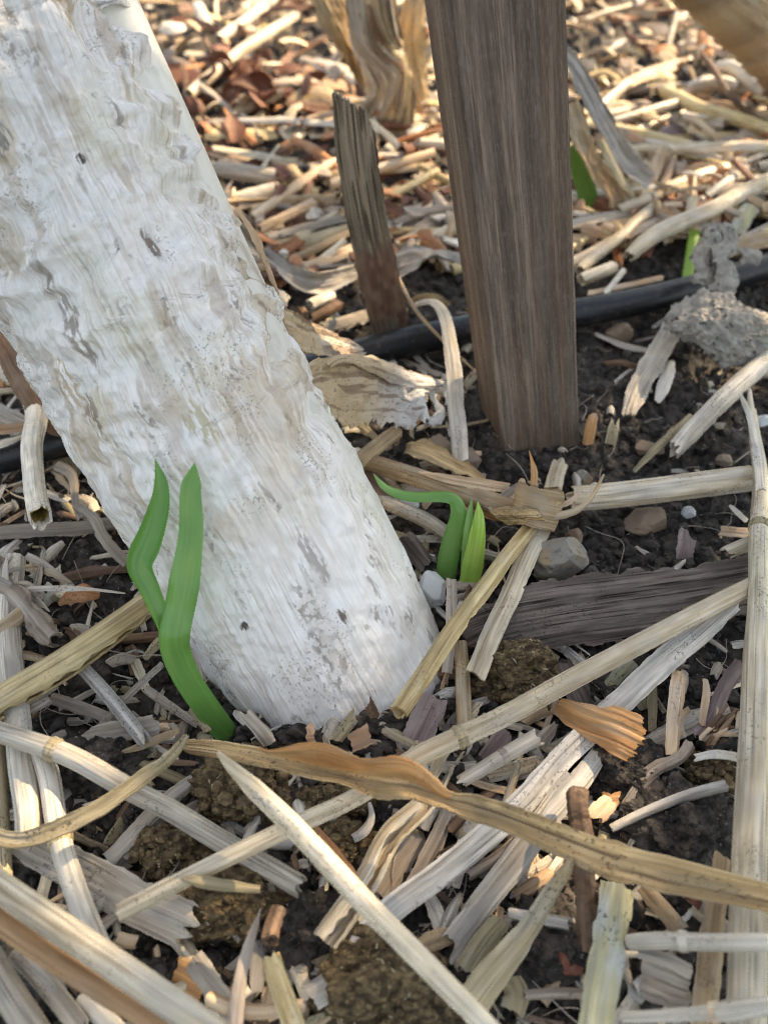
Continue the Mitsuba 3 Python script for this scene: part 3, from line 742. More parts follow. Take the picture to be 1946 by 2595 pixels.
add('folded_edge', patch([[(-15.5,185.9,43.6,0), (-14.4,185.1,42.8,0), (-13.7,184.6,42.3,0)], [(-10.0,201.6,35.1,0), (-9.0,197.1,36.3,0), (-8.3,196.0,35.2,0)], [(-1.4,211.3,26.4,0), (-1.3,205.2,27.4,0), (-1.4,204.7,24.2,0)], [(8.6,218.2,16.3,0), (8.4,213.2,17.1,0), (8.1,213.1,14.3,0)], [(19.8,225.6,8.2,0), (19.5,221.9,8.8,0), (18.3,221.7,7.3,0)]], 90, 36, .35, crump=.6, crsc=5, rag=(1, 2, .5, 1.5), rib=.25), 'm_paper', parent=t)
for pp in ([(8.1,213.3,14.4,3.9), (10.2,210.8,12.0,4.3), (11.9,206.9,9.6,3.6), (13.8,203.7,7.9,1.7)], [(16.6,221.2,8.2,1.6), (15.4,217.1,7.0,1.3), (17.6,213.8,5.1,2.2), (16.6,210.3,4.6,4.0), (13.2,205.5,6.9,2.6)], [(19.5,224.6,7.3,2.4), (20.3,220.1,5.7,2.2), (20.1,215.6,4.2,2.0)]):
    add('torn_shred', blade(pp, 60, .25, crump=.5, crsc=3, erag=.4, rag=(2, 2), wav=0), 'm_inner2', parent=t)
t = thing('decayed_leaf', 'crumpled grey pitted decayed leaf draped over the tube at the right edge', 'leaf')
add('upper_lobe', blade([(112.5,287.2,29.0,3.2), (112.2,277.3,29.0,6.2), (109.6,274.1,24.0,7.6), (110.0,269.1,21.0,6.6), (108.1,264.1,17.0,7.5)], 130, .5, crump=1.3, crsc=3.5, rib=.3, erag=.35, rag=(3, 1), twist=[-20, 30, -30, 20, 0], wav=0, m=50, n=90), 'm_decay', parent=t)
add('upper_lobe', blade([(115.4,284.8,31.0,2.7), (118.0,278.2,29.0,5.3), (113.7,269.8,26.0,7.4), (114.3,264.1,23.0,6.5), (111.3,256.1,20.0,7.3)], 120, .5, crump=1.3, crsc=3.5, rib=.3, erag=.35, rag=(3, 1), twist=[30, -20, 20, -20, 0], wav=0, m=50, n=90), 'm_decay', parent=t)
add('skirt', patch([[(92.1,246.6,14.0,0), (93.6,245.5,14.0,0), (96.1,245.5,12.0,0)], [(103.5,261.7,17.0,0), (97.9,238.1,20.0,0), (104.2,237.5,11.0,0)], [(112.8,260.1,20.0,0), (106.4,235.8,23.0,0), (107.1,233.1,7.0,0)], [(119.3,253.8,17.0,0), (114.6,236.0,20.0,0), (115.9,234.0,5.0,0)], [(132.3,253.8,14.0,0), (125.8,238.2,18.0,0), (129.6,240.0,5.0,0)]], 150, 110, .5, crump=1.5, crsc=4.6, rag=(1, 0, 4, 5), rib=.15, pleat=(.45, 9)), 'm_decay', parent=t)
add('curled_rim', blade([(91.1,245.1,15.0,1.7), (95.1,240.7,17.0,2.1), (100.4,238.2,17.0,2.3), (107.6,237.5,17.0,2.5), (113.8,236.0,20.0,2.0)], 160, .4, crump=.7, crsc=3, rib=.2, erag=.3), 'm_decay', 'pale ragged rim', parent=t)
add('curled_rim', blade([(122.2,278.5,20.0,3.6), (127.0,281.5,19.0,4.6), (132.5,283.7,17.0,4.2)], 200, .8, crump=.9, crsc=3, rib=.3, erag=.3), 'm_decay', parent=t)

t = thing('curved_dried_leaf', 'long twisted golden-brown dried leaf arching from the leek foot to the right edge', 'leaf')
add('lower_half', patch([[(-43.8,95.5,12.0,0.1), (-43.4,95.0,11.0,0.1), (-42.6,93.7,11.0,0.1)], [(-38.4,94.5,15.0,0.1), (-37.0,94.2,12.0,0.1), (-34.7,90.8,13.0,0.1)], [(-28.4,92.1,17.0,0.1), (-27.2,91.0,14.5,0.1), (-26.2,87.5,16.0,0.1)], [(-18.5,88.2,19.0,0.1), (-17.2,86.9,17.0,0.1), (-15.9,83.5,19.0,0.1)], [(-8.6,84.6,21.0,0.1), (-8.0,83.7,19.0,0.1), (-7.5,80.5,21.0,0.1)], [(-1.3,82.4,23.0,0.1), (-1.3,80.9,21.0,0.1), (-1.5,77.2,23.0,0.1)], [(5.2,80.9,24.0,0.1), (5.0,79.8,22.0,0.1), (4.7,76.4,24.0,0.1)], [(11.2,78.3,25.0,0.1), (11.3,77.4,22.5,0.1), (11.2,74.3,24.0,0.1)], [(17.7,76.7,26.0,0.1), (17.9,75.8,22.0,0.1), (17.5,71.8,24.0,0.1)], [(25.6,74.1,26.0,0.1), (25.6,72.7,22.0,0.1), (24.8,68.6,24.0,0.1)], [(37.2,69.5,26.0,0.1), (37.2,67.4,22.0,0.1), (36.0,63.1,24.0,0.1)], [(49.3,65.7,26.0,0.1), (49.4,63.6,22.0,0.1), (47.8,59.4,24.0,0.1)], [(67.1,61.3,25.0,0.1), (67.9,59.9,21.0,0.1), (66.1,56.2,23.0,0.1)], [(79.0,58.4,25.0,0.1), (80.0,57.0,21.0,0.1), (77.9,53.2,23.0,0.1)]], 200, 30, .3, crump=.3, crsc=9, rag=(1, 0, .5, .5), rib=.17, ribf=.9), 'm_leaf', parent=t)
add('upper_half', patch([[(-25.3,90.8,18.5,0.1), (-25.2,90.6,18.0,0.1), (-24.8,90.3,17.6,0.1)], [(-20.0,88.7,22.0,0.1), (-19.4,87.8,21.5,0.1), (-18.9,87.7,19.5,0.1)], [(-13.2,87.8,26.0,0.1), (-12.6,86.1,24.5,0.1), (-12.3,85.4,20.5,0.1)], [(-7.5,85.3,27.0,0.1), (-7.2,83.8,25.5,0.1), (-7.2,83.6,21.7,0.1)], [(-3.3,83.1,28.0,0.1), (-2.9,82.1,26.5,0.1), (-2.6,82.0,23.0,0.1)], [(1.8,83.0,29.0,0.1), (2.0,81.3,28.0,0.1), (2.3,80.9,24.0,0.1)], [(6.5,81.3,29.0,0.1), (6.7,79.6,28.3,0.1), (6.8,79.0,25.0,0.1)], [(9.8,78.8,28.0,0.1), (9.8,77.5,27.4,0.1), (9.8,77.2,25.0,0.1)], [(12.5,76.9,26.5,0.1), (12.4,76.6,26.0,0.1), (12.3,76.3,25.0,0.1)]], 110, 26, .3, crump=.3, crsc=7, rag=(0, 0, .6, .2), rib=.16, ribf=.9), 'm_leaf2', 'orange-brown upper half folded over along the dark midrib', parent=t)
add('thin_dried_leaf', blade([(-76.0,73.7,17.0,2.7), (-69.9,71.7,17.0,3.2), (-63.6,72.6,18.0,3.6), (-57.7,75.2,19.0,3.5), (-52.2,79.3,19.0,3.2), (-47.8,84.2,18.0,2.8), (-43.5,90.0,16.0,2.1), (-41.6,96.9,13.0,0.7)], -80, .3, rib=.18, crump=.4, crsc=8, erag=.1, twist=[10, 20, -10, -25, -10], m=24), 'm_olive', 'narrow olive-brown dried leaf curving over the straws at the lower left', 'leaf')
add('twisted_dried_leaf', blade([(-52.5,276.7,36.0,6.2), (-46.9,279.4,24.0,8.4), (-39.2,283.2,14.0,9.7), (-28.7,276.1,12.0,8.6), (-18.8,277.7,11.0,8.1), (-10.7,282.5,11.0,6.7), (4.2,288.3,11.0,8.8), (11.0,292.3,11.0,11.0), (22.6,293.3,11.0,7.9), (33.1,291.7,9.0,6.3)], -110, .4, rib=.3, ribf=.8, crump=1.0, crsc=9, erag=.12, twist=[-20, 10, 45, -35, 20, -20, 50, 10], m=40, n=150), 'm_greyleaf', 'twisted grey-brown striped dried leaf behind the thin stake', 'leaf')
add('dark_dried_leaf', blade([(-129.7,245.0,30.0,6.0), (-115.2,222.1,28.0,6.8), (-105.2,206.5,24.0,7.6), (-98.3,197.4,20.0,6.8), (-94.1,194.4,15.0,4.8), (-90.4,194.0,12.0,1.4)], 70, .5, rib=.4, ribf=.8, crump=.7, crsc=7, erag=.12, twist=[0, 12, -8, 10, -5], m=36), 'm_brown', 'dark brown dried leaf hanging down along the left side of the leek stem', 'leaf')

# ------------------------------------------------------------------ straw in front, one by one
straw('pointed_straw', 'long pale split straw with a sharp tip, lying on top across the lower middle', 'straw', 'm_pale', [(-31.8,84.7,27.0,0.7), (-28.8,81.7,27.0,2.3), (-24.5,77.7,27.0,3.6), (-18.0,72.1,26.0,3.9), (-4.3,58.3,25.5,3.8), (8.0,46.4,25.0,3.6), (15.7,39.0,24.5,3.5), (20.1,34.9,24.0,3.4)], 300, rib=.1, rag=(0, 0), twist=60, wav=0)
LS = [(-49.7,60.1,11.5,3.2), (-40.6,64.5,13.0,3.3), (-27.7,70.4,15.0,3.4), (-14.6,77.3,14.5,3.5), (-4.5,82.5,14.5,3.6), (6.6,90.4,14.5,4.1), (11.1,92.8,14.5,4.3), (22.9,98.4,15.0,4.2), (39.2,107.5,15.5,4.4), (56.6,117.2,16.0,4.5), (72.2,126.0,16.0,4.6), (87.8,134.9,15.0,4.6), (100.5,142.2,13.0,4.6)]
straw('long_noded_straw', 'longest pale straw, running from lower left up to the right under the curved leaf', 'straw', 'm_pale', LS, 345, nodes=(.435,), rib=.14, ribf=1.0, rag=(1, 1), twist=30)
straw('ringed_straw', 'pale straw with a ringed node near the left edge, broken off at its right', 'straw', 'm_white', [(-87.2,97.8,15.0,4.2), (-80.5,95.9,15.0,4.3), (-73.4,93.6,15.0,4.4), (-67.2,91.5,15.0,4.4), (-58.9,87.7,14.5,4.5), (-52.1,84.3,13.5,4.5), (-44.1,81.6,10.0,4.4), (-33.9,76.3,8.5,4.4), (-24.1,71.5,7.0,4.3), (-13.9,66.6,5.0,4.4)], 360, nodes=(.245,), rib=.1, rag=(0, 4))
straw('upright_pale_straw', 'broad grey-white straw running down the left edge under the ringed straw', 'straw', 'm_white', [(-96.3,151.4,6.0,5.6), (-93.7,140.3,7.0,5.7), (-88.6,122.9,8.0,5.6), (-81.9,105.8,8.5,5.6), (-76.0,90.2,9.0,5.6), (-71.4,78.3,9.0,5.2), (-70.5,72.6,7.5,3.8)], 350, rib=.1, rag=(0, 4), twist=20)
straw('slanting_noded_straw', 'slanting straw with a ridged yellowish node at the lower left, second from the left edge', 'straw', 'm_white', [(-74.9,97.0,9.5,4.3), (-69.8,88.6,10.0,4.4), (-66.5,80.3,9.5,4.3), (-63.2,73.3,9.5,4.3), (-58.7,65.2,9.0,4.4), (-54.0,57.8,8.0,4.4), (-49.6,51.4,6.0,4.3)], 360, nodes=(.46,), node_mat='m_gold', rib=.1)
straw('edge_straw', 'dark-edged olive straw cut by the left border beside the broad grey-white straw', 'straw', 'm_olive', [(-88.8,108.2,4.0,3.3), (-83.7,95.1,5.0,3.2), (-79.0,81.7,5.0,3.0), (-74.6,69.0,5.0,2.8), (-71.0,58.7,4.0,2.7)], 360)
straw('thick_green_straw', 'thick pale greenish straw in the lower left corner running down to the right', 'straw', 'm_pale', [(-74.0,64.5,26.0,5.0), (-65.8,59.2,27.0,5.0), (-53.5,52.2,28.0,4.9), (-42.4,46.0,28.0,4.8), (-31.8,40.1,27.0,4.8), (-24.2,35.8,27.0,4.7)], 360, rib=.12)
straw('orange_straw', 'orange-brown straw lying close along the lower side of the thick greenish straw', 'straw', 'm_orange', [(-74.3,60.2,21.0,3.5), (-66.1,55.2,22.0,3.6), (-56.5,49.8,22.0,3.6), (-46.6,44.7,22.0,3.6), (-37.4,40.3,21.0,3.5), (-30.8,37.2,21.0,3.5)], 360, rib=.1)
straw('corner_straw', 'grey straw in the very lower left corner', 'straw', 'm_grey', [(-70.9,53.3,13.0,5.1), (-65.9,47.8,13.0,5.1), (-61.2,43.0,13.0,5.1), (-57.3,39.1,13.0,5.0)], 360, rib=.12)
straw('shaded_straw', 'grey-lilac straw under the orange-brown straw at the bottom left', 'straw', 'm_grey', [(-67.8,54.8,8.0,3.5), (-62.0,50.5,9.0,3.6), (-57.0,46.3,9.0,3.6), (-52.0,41.7,8.0,3.5)], 360)
straw('bottom_pale_straw', 'pale straw between the grey ones at the bottom edge left of the middle', 'straw', 'm_white', [(-54.9,48.2,6.0,3.6), (-50.4,45.2,6.0,3.5), (-45.3,41.1,6.0,3.5)], 360)
straw('ribbed_flat_blade', 'wide flat ribbed grey-tan straw blade with a ragged right end at the lower left', 'straw', 'm_grey2', [(-76.1,78.8,3.5,5.9), (-68.9,74.6,4.0,7.2), (-56.8,69.0,5.0,8.0), (-46.3,63.6,6.0,8.4), (-37.2,59.4,7.0,8.5), (-31.5,56.4,7.0,7.5)], 28, th=.5, rib=.32, ribf=.5, rag=(1, 8), erag=.08)
straw('flat_grey_strip', 'flat grey straw strip behind the ringed straw, pointing down to the left', 'straw', 'm_grey', [(-55.9,73.2,4.0,3.1), (-51.2,78.4,5.0,3.2), (-45.6,85.3,5.0,3.4), (-36.7,93.2,5.0,3.1)], 40, th=.5)
straw('flat_grey_strip', 'narrower grey straw strip just below the other flat grey strip, dull and short', 'straw', 'm_lilac', [(-52.5,73.1,3.0,2.3), (-47.7,78.8,3.5,2.4), (-41.5,83.7,4.0,2.5), (-35.7,87.1,4.0,2.4)], 40, th=.5)
straw('lilac_strip', 'grey-lilac straw strip sticking out below the ribbed flat blade', 'straw', 'm_grey', [(-36.2,55.3,4.0,4.4), (-31.8,50.5,5.0,4.3), (-27.9,46.2,5.0,4.1), (-25.4,43.2,5.0,3.8)], 40, th=.6)
straw('bottom_stub', 'pale broken straw stub at the bottom edge, left of the pointed dead blade', 'straw', 'm_chip', [(-31.6,47.6,7.0,2.5), (-27.8,45.8,8.0,2.7), (-21.5,45.0,8.0,2.5), (-13.7,46.4,7.0,2.3)], 340)
straw('grey_pointed_blade', 'thin grey-brown dead leaf blade pointing upward near the bottom middle', 'leaf', 'm_lilac', [(-22.8,60.3,14.0,0.2), (-23.5,57.0,14.0,1.3), (-24.6,52.1,13.0,2.2), (-25.2,47.4,12.0,2.7), (-25.5,41.9,10.0,2.9), (-25.4,38.2,9.0,2.8)], 50, th=.3, rag=(0, 0))
t = thing('snapped_twig', 'short brown reddish-tipped twig ending in a pale yellow split straw at the bottom', 'twig')
add('bark', blade([(-19.5,62.8,9.0,2.2), (-20.4,59.2,10.0,2.5), (-20.7,55.9,11.0,2.7), (-20.7,54.0,12.0,3.0)], 360, .8, rib=.3, crump=.4, crsc=2.5, rag=(1, 2), erag=0), 'm_twig', parent=t)
add('stalk', blade([(-21.2,55.6,12.0,3.0), (-19.6,51.2,12.0,3.5), (-17.5,46.6,12.0,3.8), (-15.2,41.7,11.0,3.9), (-13.7,38.1,11.0,3.8)], 330, .6, rib=.15, rag=(4, 0), twist=30), 'm_gold2', parent=t)
straw('cut_straw', 'speckled pale straw with a cut lower end, running up under the curved dried leaf', 'straw', 'm_pale', [(-11.9,55.9,6.0,5.3), (-7.4,61.6,8.0,5.2), (-2.5,68.8,9.0,5.0), (2.2,77.3,9.0,5.0), (7.0,81.3,10.0,4.6), (11.9,91.1,7.0,4.7), (18.9,103.1,5.0,4.9), (22.7,109.9,4.0,3.8)], 300, th=.6, twist=150, rib=.15, rag=(2, 3))
straw('long_grey_strip', 'longest flat weathered grey-white strip, running from the bottom left up to the long noded straw', 'straw', 'm_strip', [(-14.7,46.8,5.0,4.7), (-7.6,51.4,6.0,4.8), (-2.4,58.9,7.0,4.8), (9.0,67.8,8.0,5.0), (21.7,77.3,9.0,5.0), (33.4,88.1,10.0,5.1), (38.9,93.4,11.0,5.1), (50.3,103.7,11.0,5.5), (62.4,114.5,11.5,5.8), (76.3,126.3,11.0,5.9), (86.8,136.4,10.0,5.3)], 55, th=.6, rib=.28, ribf=.8, rag=(2, 3), erag=.06)
straw('split_grey_strip', 'split grey-white strip lying parallel below the longest flat strip', 'straw', 'm_strip', [(9.9,53.4,4.0,4.9), (17.5,62.3,6.0,5.1), (26.1,71.9,7.0,5.2), (32.5,79.6,8.5,5.0), (41.4,88.4,9.5,4.5), (47.1,95.0,9.0,3.6)], 60, th=.6, rib=.28, ribf=.8, rag=(5, 3), erag=.08)
straw('thin_split_sliver', 'thin dark-edged sliver between the two long grey-white strips', 'straw', 'm_grey', [(15.7,62.3,6.0,1.5), (23.0,70.6,8.0,1.9), (31.6,80.8,9.0,2.1), (39.1,90.1,10.0,1.8)], 50, th=.4)
straw('lilac_sliver', 'brownish grey sliver beside the cut straw under the curved leaf', 'straw', 'm_lilac', [(3.0,63.8,3.0,2.3), (7.4,72.2,4.0,2.9), (12.6,81.9,4.5,3.2), (14.3,85.3,4.0,2.5)], 40, th=.5)
straw('dark_flat_strip', 'dark grey flat strip in the shadow right of the cut straw', 'straw', 'm_bark2', [(-1.2,66.4,2.0,3.8), (4.1,74.3,2.5,4.3), (7.6,80.0,3.0,3.9)], 30, th=.5)
straw('olive_flat_straw', 'olive-tan flat straw fanning out toward the bottom edge right of the middle', 'straw', 'm_olive2', [(14.6,44.1,10.0,6.2), (19.2,49.9,11.0,5.7), (25.7,56.8,12.0,4.1), (31.7,64.1,13.0,2.9), (36.4,69.5,14.0,1.8)], 60, th=.5, rib=.2, erag=.06)
straw('olive_flat_straw', 'short olive-brown straw half hidden behind the fanned olive-tan straw', 'straw', 'm_olive2', [(15.0,51.4,6.0,4.3), (18.7,56.4,7.0,4.4), (23.2,61.1,7.0,3.4)], 70, th=.5)
add('knobbly_twig', blade([(39.3,84.2,13.0,1.6), (38.4,80.7,14.0,2.6), (38.4,77.0,14.0,2.7), (38.1,71.8,14.0,2.5), (38.0,66.3,12.0,2.5), (38.0,60.0,10.0,2.4), (38.0,54.3,7.0,2.2)], 360, 1, rib=.4, crump=.9, crsc=2.6, erag=0, rag=(1, 2), n=140), 'm_twig', 'knobbly dark brown twig standing behind the curved dried leaf', 'twig')
straw('mouldy_strip', 'broad grey-yellow strip with dark mould blotches at the bottom right of the middle', 'leaf', 'm_mould', [(44.8,66.5,13.0,6.3), (42.2,59.5,14.0,6.3), (39.4,51.8,15.0,6.1), (37.3,45.8,15.0,6.1), (35.5,40.0,15.0,5.9), (34.7,37.1,14.0,5.9)], 60, th=.8, rib=.25, ribf=.7, crump=.3, crsc=6, rag=(3, 0))
straw('tan_short_strip', 'short tan straw strip slanting down right of the mouldy strip', 'straw', 'm_tan2', [(50.1,68.6,6.0,2.8), (53.2,63.6,6.0,3.6), (56.7,58.3,5.0,3.6)], 40, th=.6)
BS = [(109.2,204.8,13.0,2.1), (105.1,186.8,14.0,3.5), (101.4,171.3,15.0,4.2), (95.6,153.9,16.0,4.8), (90.5,138.1,17.0,5.0), (86.7,125.9,17.0,5.1), (83.4,114.7,16.0,6.0), (79.1,100.1,15.0,6.3), (77.1,93.0,14.0,6.5), (72.8,80.0,14.0,6.5), (68.7,67.2,14.0,6.5), (64.7,55.0,15.0,6.6), (61.7,45.0,15.0,6.5), (59.3,36.9,15.0,6.4)]
straw('thick_right_straw', 'thick upright pale yellow straw with a node along the right edge', 'straw', 'm_pale2', BS, 360, nodes=(.30,), rib=.12, rag=(1, 0), erag=0, parts=[
    ('split_tip', 'm_white', [(102.4,203.2,21.0,0.4), (103.4,199.5,20.0,1.8), (103.4,189.2,19.0,2.4), (101.7,176.6,18.0,3.2), (98.9,163.8,18.0,3.1)], dict(curl=90, rag=(0, 3), rib=.08)),
    ('split_tip', 'm_pale', [(107.0,206.7,20.0,1.0), (105.8,198.7,18.0,2.1), (103.7,187.5,17.0,2.4)], dict(curl=90, rag=(1, 3), rib=.08))])
straw('flat_tan_straw', 'flat tan straw just left of the thick right straw, cut square at its top', 'straw', 'm_tan2', [(66.9,73.0,9.0,3.5), (63.7,65.2,10.0,4.1), (60.3,56.7,10.0,4.5), (57.8,49.0,9.0,4.7), (55.4,41.7,8.0,4.8)], 60, th=.6, rag=(1, 0))
straw('horizontal_noded_straw', 'pinkish grey straw lying level across the lower right corner with a swelling at its middle', 'straw', 'm_white2', [(43.7,54.8,13.0,2.6), (48.1,53.8,17.0,2.9), (52.0,53.0,19.0,3.0), (56.2,52.2,21.0,2.9), (60.8,51.2,24.0,2.9), (70.8,51.8,22.0,2.9)], 360, nodes=(.33,), node_mat='m_white2')
straw('lowest_straw', 'lowest level straw at the bottom right with a knotted joint', 'straw', 'm_white2', [(38.6,41.5,18.0,1.8), (44.8,41.2,20.0,2.0), (51.6,40.8,23.0,2.3), (54.4,40.5,25.0,3.2), (57.6,40.7,26.0,2.8), (66.0,41.2,26.0,2.9)], 360, nodes=(.52,), node_mat='m_chip')
add('curled_bark_flake', blade([(45.1,53.9,5.0,7.5), (49.0,51.3,7.0,8.2), (53.3,49.5,7.0,7.7), (56.9,49.0,6.0,4.3)], 90, .8, rib=.3, crump=.5, crsc=5, rag=(3, 3)), 'm_lilac', 'curled brown bark flake below the level straw at the lower right', 'bark')
straw('flake_strip', 'pale speckled strip lying along the top of the curled bark flake', 'straw', 'm_grey', [(45.0,54.2,10.0,1.6), (49.8,52.4,12.0,2.4), (54.7,50.0,12.0,2.3)], 60, th=.5)
straw('grey_split_twig', 'whitish weathered twig with a square broken end, right of the knobbly twig', 'twig', 'm_strip', [(44.5,78.4,6.0,1.6), (50.3,80.7,7.0,2.0), (59.6,84.1,8.0,2.3), (66.7,86.0,9.0,2.5), (71.2,87.1,9.0,2.6)], 340, th=.6, rib=.2, rag=(2, 1))
straw('brown_split_strip', 'brownish split strip rising to the right below the orange wood chip', 'straw', 'm_lilac', [(49.0,82.2,5.0,2.3), (52.6,86.4,6.0,3.0), (58.5,91.6,7.0,3.1), (63.9,93.9,8.0,3.1), (66.7,97.0,9.0,2.9)], 70, th=.5, twist=-15)
straw('broken_grey_stick', 'short grey stick with a frayed dark end under the olive-tan straw', 'straw', 'm_strip', [(23.0,63.5,4.0,1.8), (27.6,62.1,5.0,2.3), (33.2,60.8,6.0,2.4), (37.2,60.1,6.0,2.3)], 330, th=.6, rag=(2, 3))
straw('thin_dark_straw', 'thin brown-grey straw lying level at the bottom behind the fanned straw', 'straw', 'm_lilac', [(24.7,48.3,5.0,1.7), (30.6,48.4,6.0,2.0), (37.5,48.4,6.0,1.9)], 300)
ST = [(13.8,87.1,8.0,2.4), (19.2,89.8,9.0,2.9), (26.5,93.9,10.0,3.3), (30.8,96.2,10.5,3.6), (34.4,97.9,11.0,4.0)]
straw('short_noded_straw', 'short tan-grey straw with a dark node and a broken end, below the long noded straw', 'straw', 'm_grey', ST, 345, nodes=(.56,), node_mat='m_lilac', rib=.15, rag=(3, 2))
straw('frayed_strip', 'frayed grey strip sticking out behind the short noded straw', 'straw', 'm_lilac', [(33.4,97.9,7.0,3.1), (36.2,100.2,8.0,2.4), (38.2,102.5,9.0,0.8)], 60, th=.4, erag=.3)
straw('flat_pale_piece', 'short flat pale straw piece under the short noded straw', 'straw', 'm_pale', [(21.3,91.6,4.0,2.9), (28.5,93.0,5.0,3.0), (35.7,95.5,5.0,2.7)], 40, th=.4, rag=(2, 2))
straw('flat_pale_piece', 'forked pale straw piece lowest of those under the short noded straw', 'straw', 'm_grey', [(24.4,91.6,3.0,2.6), (29.6,92.7,3.5,2.3), (34.6,93.2,3.5,1.9)], 40, th=.4, rag=(2, 3))
straw('purple_chip', 'purplish grey flat wood chip leaning at the right foot of the leek stem', 'wood chip', 'm_purple', [(4.9,95.5,5.0,6.2), (7.5,99.6,8.0,6.4), (10.2,104.3,11.0,6.6), (12.9,109.7,14.0,5.1)], 20, th=1, rag=(1, 5), rib=.2)
straw('purple_chip', 'dark reddish-purple wood chip lying under the long noded straw', 'wood chip', 'm_purple', [(21.6,94.9,3.0,4.7), (25.4,99.0,5.0,5.0), (30.0,103.7,6.0,3.7)], 20, th=1, rag=(1, 4), rib=.2)
straw('spotted_straw', 'spotted tan straw standing behind the golden straw, right of the leek stem', 'straw', 'm_tan2', [(18.4,126.4,5.0,3.2), (18.2,115.6,7.0,3.4), (17.9,107.4,8.0,3.5), (17.8,100.2,7.0,3.4)], 200, th=.5)
straw('thin_lilac_strip', 'thin grey-lilac strip hanging beside the white pebble, right of the leek stem', 'straw', 'm_lilac', [(16.5,141.5,12.0,2.4), (16.4,131.9,11.0,2.6), (15.6,121.5,10.0,2.6), (14.5,114.3,8.0,2.2)], 40, th=.4)
straw('golden_straw', 'yellow split straw with an open lower end against the right foot of the leek', 'straw', 'm_gold', [(2.0,96.1,20.0,3.8), (7.9,105.8,20.0,3.9), (15.2,119.0,19.0,4.0), (22.8,131.5,17.0,4.0), (30.5,145.3,14.0,4.2), (38.4,158.6,11.0,4.1)], 320, twist=75, rib=.18, rag=(2, 2), th=.6)
straw('pale_flat_straw', 'flat cream straw with a curled lower end, right of the yellow split straw', 'straw', 'm_pale', [(20.1,110.1,13.0,4.8), (25.1,122.0,13.0,4.9), (31.0,135.9,12.5,5.1), (37.4,150.7,11.5,5.2), (43.7,164.4,9.5,5.2), (48.9,181.5,7.0,5.0), (53.2,193.2,5.0,4.6)], 60, th=.5, rib=.2, rag=(2, 3), erag=.05)
straw('bright_level_straw', 'bright cream straw lying level between the curled leaf knot and the thick right straw', 'straw', 'm_pale', [(48.8,171.0,9.0,6.8), (62.4,172.4,9.0,7.1), (75.7,174.2,9.5,7.1), (89.2,176.0,10.0,7.2), (103.0,178.4,10.0,7.2)], 320, twist=-70, rib=.16, rag=(3, 1))
straw('flapped_straw', 'tan straw with a loose flap along its top, left of the curled leaf knot', 'straw', 'm_tan2', [(-7.1,186.8,9.0,4.6), (-3.0,185.1,9.0,5.0), (13.5,176.5,10.0,5.3), (26.1,169.5,11.0,5.4), (36.5,164.5,11.0,5.1)], 250, twist=-30, rib=.16, rag=(1, 3), parts=[
    ('loose_flap', 'm_chip', [(9.5,177.6,13.0,0.7), (16.5,174.2,14.0,2.6), (24.7,171.7,14.5,3.2), (34.7,171.1,13.0,2.6)], dict(curl=60, th=.4, rib=.12, rag=(0, 1)))])
straw('amber_sheath', 'amber leaf sheath leading into the curled leaf knot', 'leaf', 'm_leaf2', [(19.2,179.7,6.0,4.7), (24.6,172.9,8.0,7.2), (30.6,167.4,9.0,7.1), (35.1,163.7,11.0,5.1)], -70, th=.3)
t = thing('curled_leaf_knot', 'dry brown leaf curled into a ring with thin tails, in front of the post', 'leaf')
kc = np.array((40.1,163.9,17.0,0.1))[:3]
kA = np.array([.16, .62, .77]); kA /= np.linalg.norm(kA)
k1 = np.cross(kA, [0, 1, 0]); k1 /= np.linalg.norm(k1); k2 = np.cross(kA, k1)
RW = []
for j, an in enumerate(np.radians(np.linspace(-60, 250, 14))):
    r_ = 5.0 + .9 * j / 13 + (.5 if j % 3 == 0 else 0)
    d_ = (k1 * math.cos(an) + k2 * math.sin(an)) * r_
    lo, hi = -6.4 - .25 * j + (2.5 if j < 2 else 0), 5.6 - .12 * j
    RW.append([tuple(kc + d_ * .92 + kA * lo) + (1,), tuple(kc + d_ * 1.1 + kA * (lo + hi) / 2) + (1,), tuple(kc + d_ * .98 + kA * hi) + (1,)])
add('ring', patch(RW, 90, 40, .4, crump=.3, crsc=5, rag=(2, 2, .8, 2.6)), 'm_knot', parent=t)
add('collar', patch([[(27.2,166.2,10.0,0.1), (28.7,162.8,11.0,0.1), (32.4,160.7,10.0,0.1)], [(31.2,164.4,13.0,0.1), (32.6,159.9,14.0,0.1), (35.8,158.6,12.0,0.1)], [(34.8,160.4,17.0,0.1), (36.0,156.1,18.0,0.1), (39.7,157.2,14.0,0.1)], [(38.8,158.6,18.0,0.1), (40.0,155.1,19.0,0.1), (42.4,157.7,15.0,0.1)]], 60, 30, .35, crump=.5, crsc=5, rag=(1, 1, 1, 1), rib=.2), 'm_leaf', parent=t)
add('tail', blade([(40.2,158.4,16.0,1.8), (45.7,158.4,16.0,2.1), (51.4,160.4,17.0,1.6), (55.5,165.6,18.0,1.2), (58.3,170.4,19.0,0.5)], 60, .4, rag=(0, 0)), 'm_knot', parent=t)
add('tail', blade([(42.2,162.5,14.0,1.3), (47.2,163.3,15.0,1.6), (50.7,165.9,15.0,1.3), (52.6,168.0,16.0,0.4)], 60, .4, rag=(0, 0)), 'm_chip', parent=t)
add('tail', blade([(38.8,165.3,20.0,2.1), (39.2,168.6,22.0,1.9), (38.6,170.1,24.0,0.9), (37.8,172.0,26.0,0.2)], 60, .4, rag=(0, 0)), 'm_leaf2', parent=t)
add('tail', blade([(27.3,164.5,11.0,2.5), (32.7,167.8,14.0,2.3), (37.7,170.2,17.0,1.6)], 60, .4, rag=(1, 1)), 'm_lilac', parent=t)
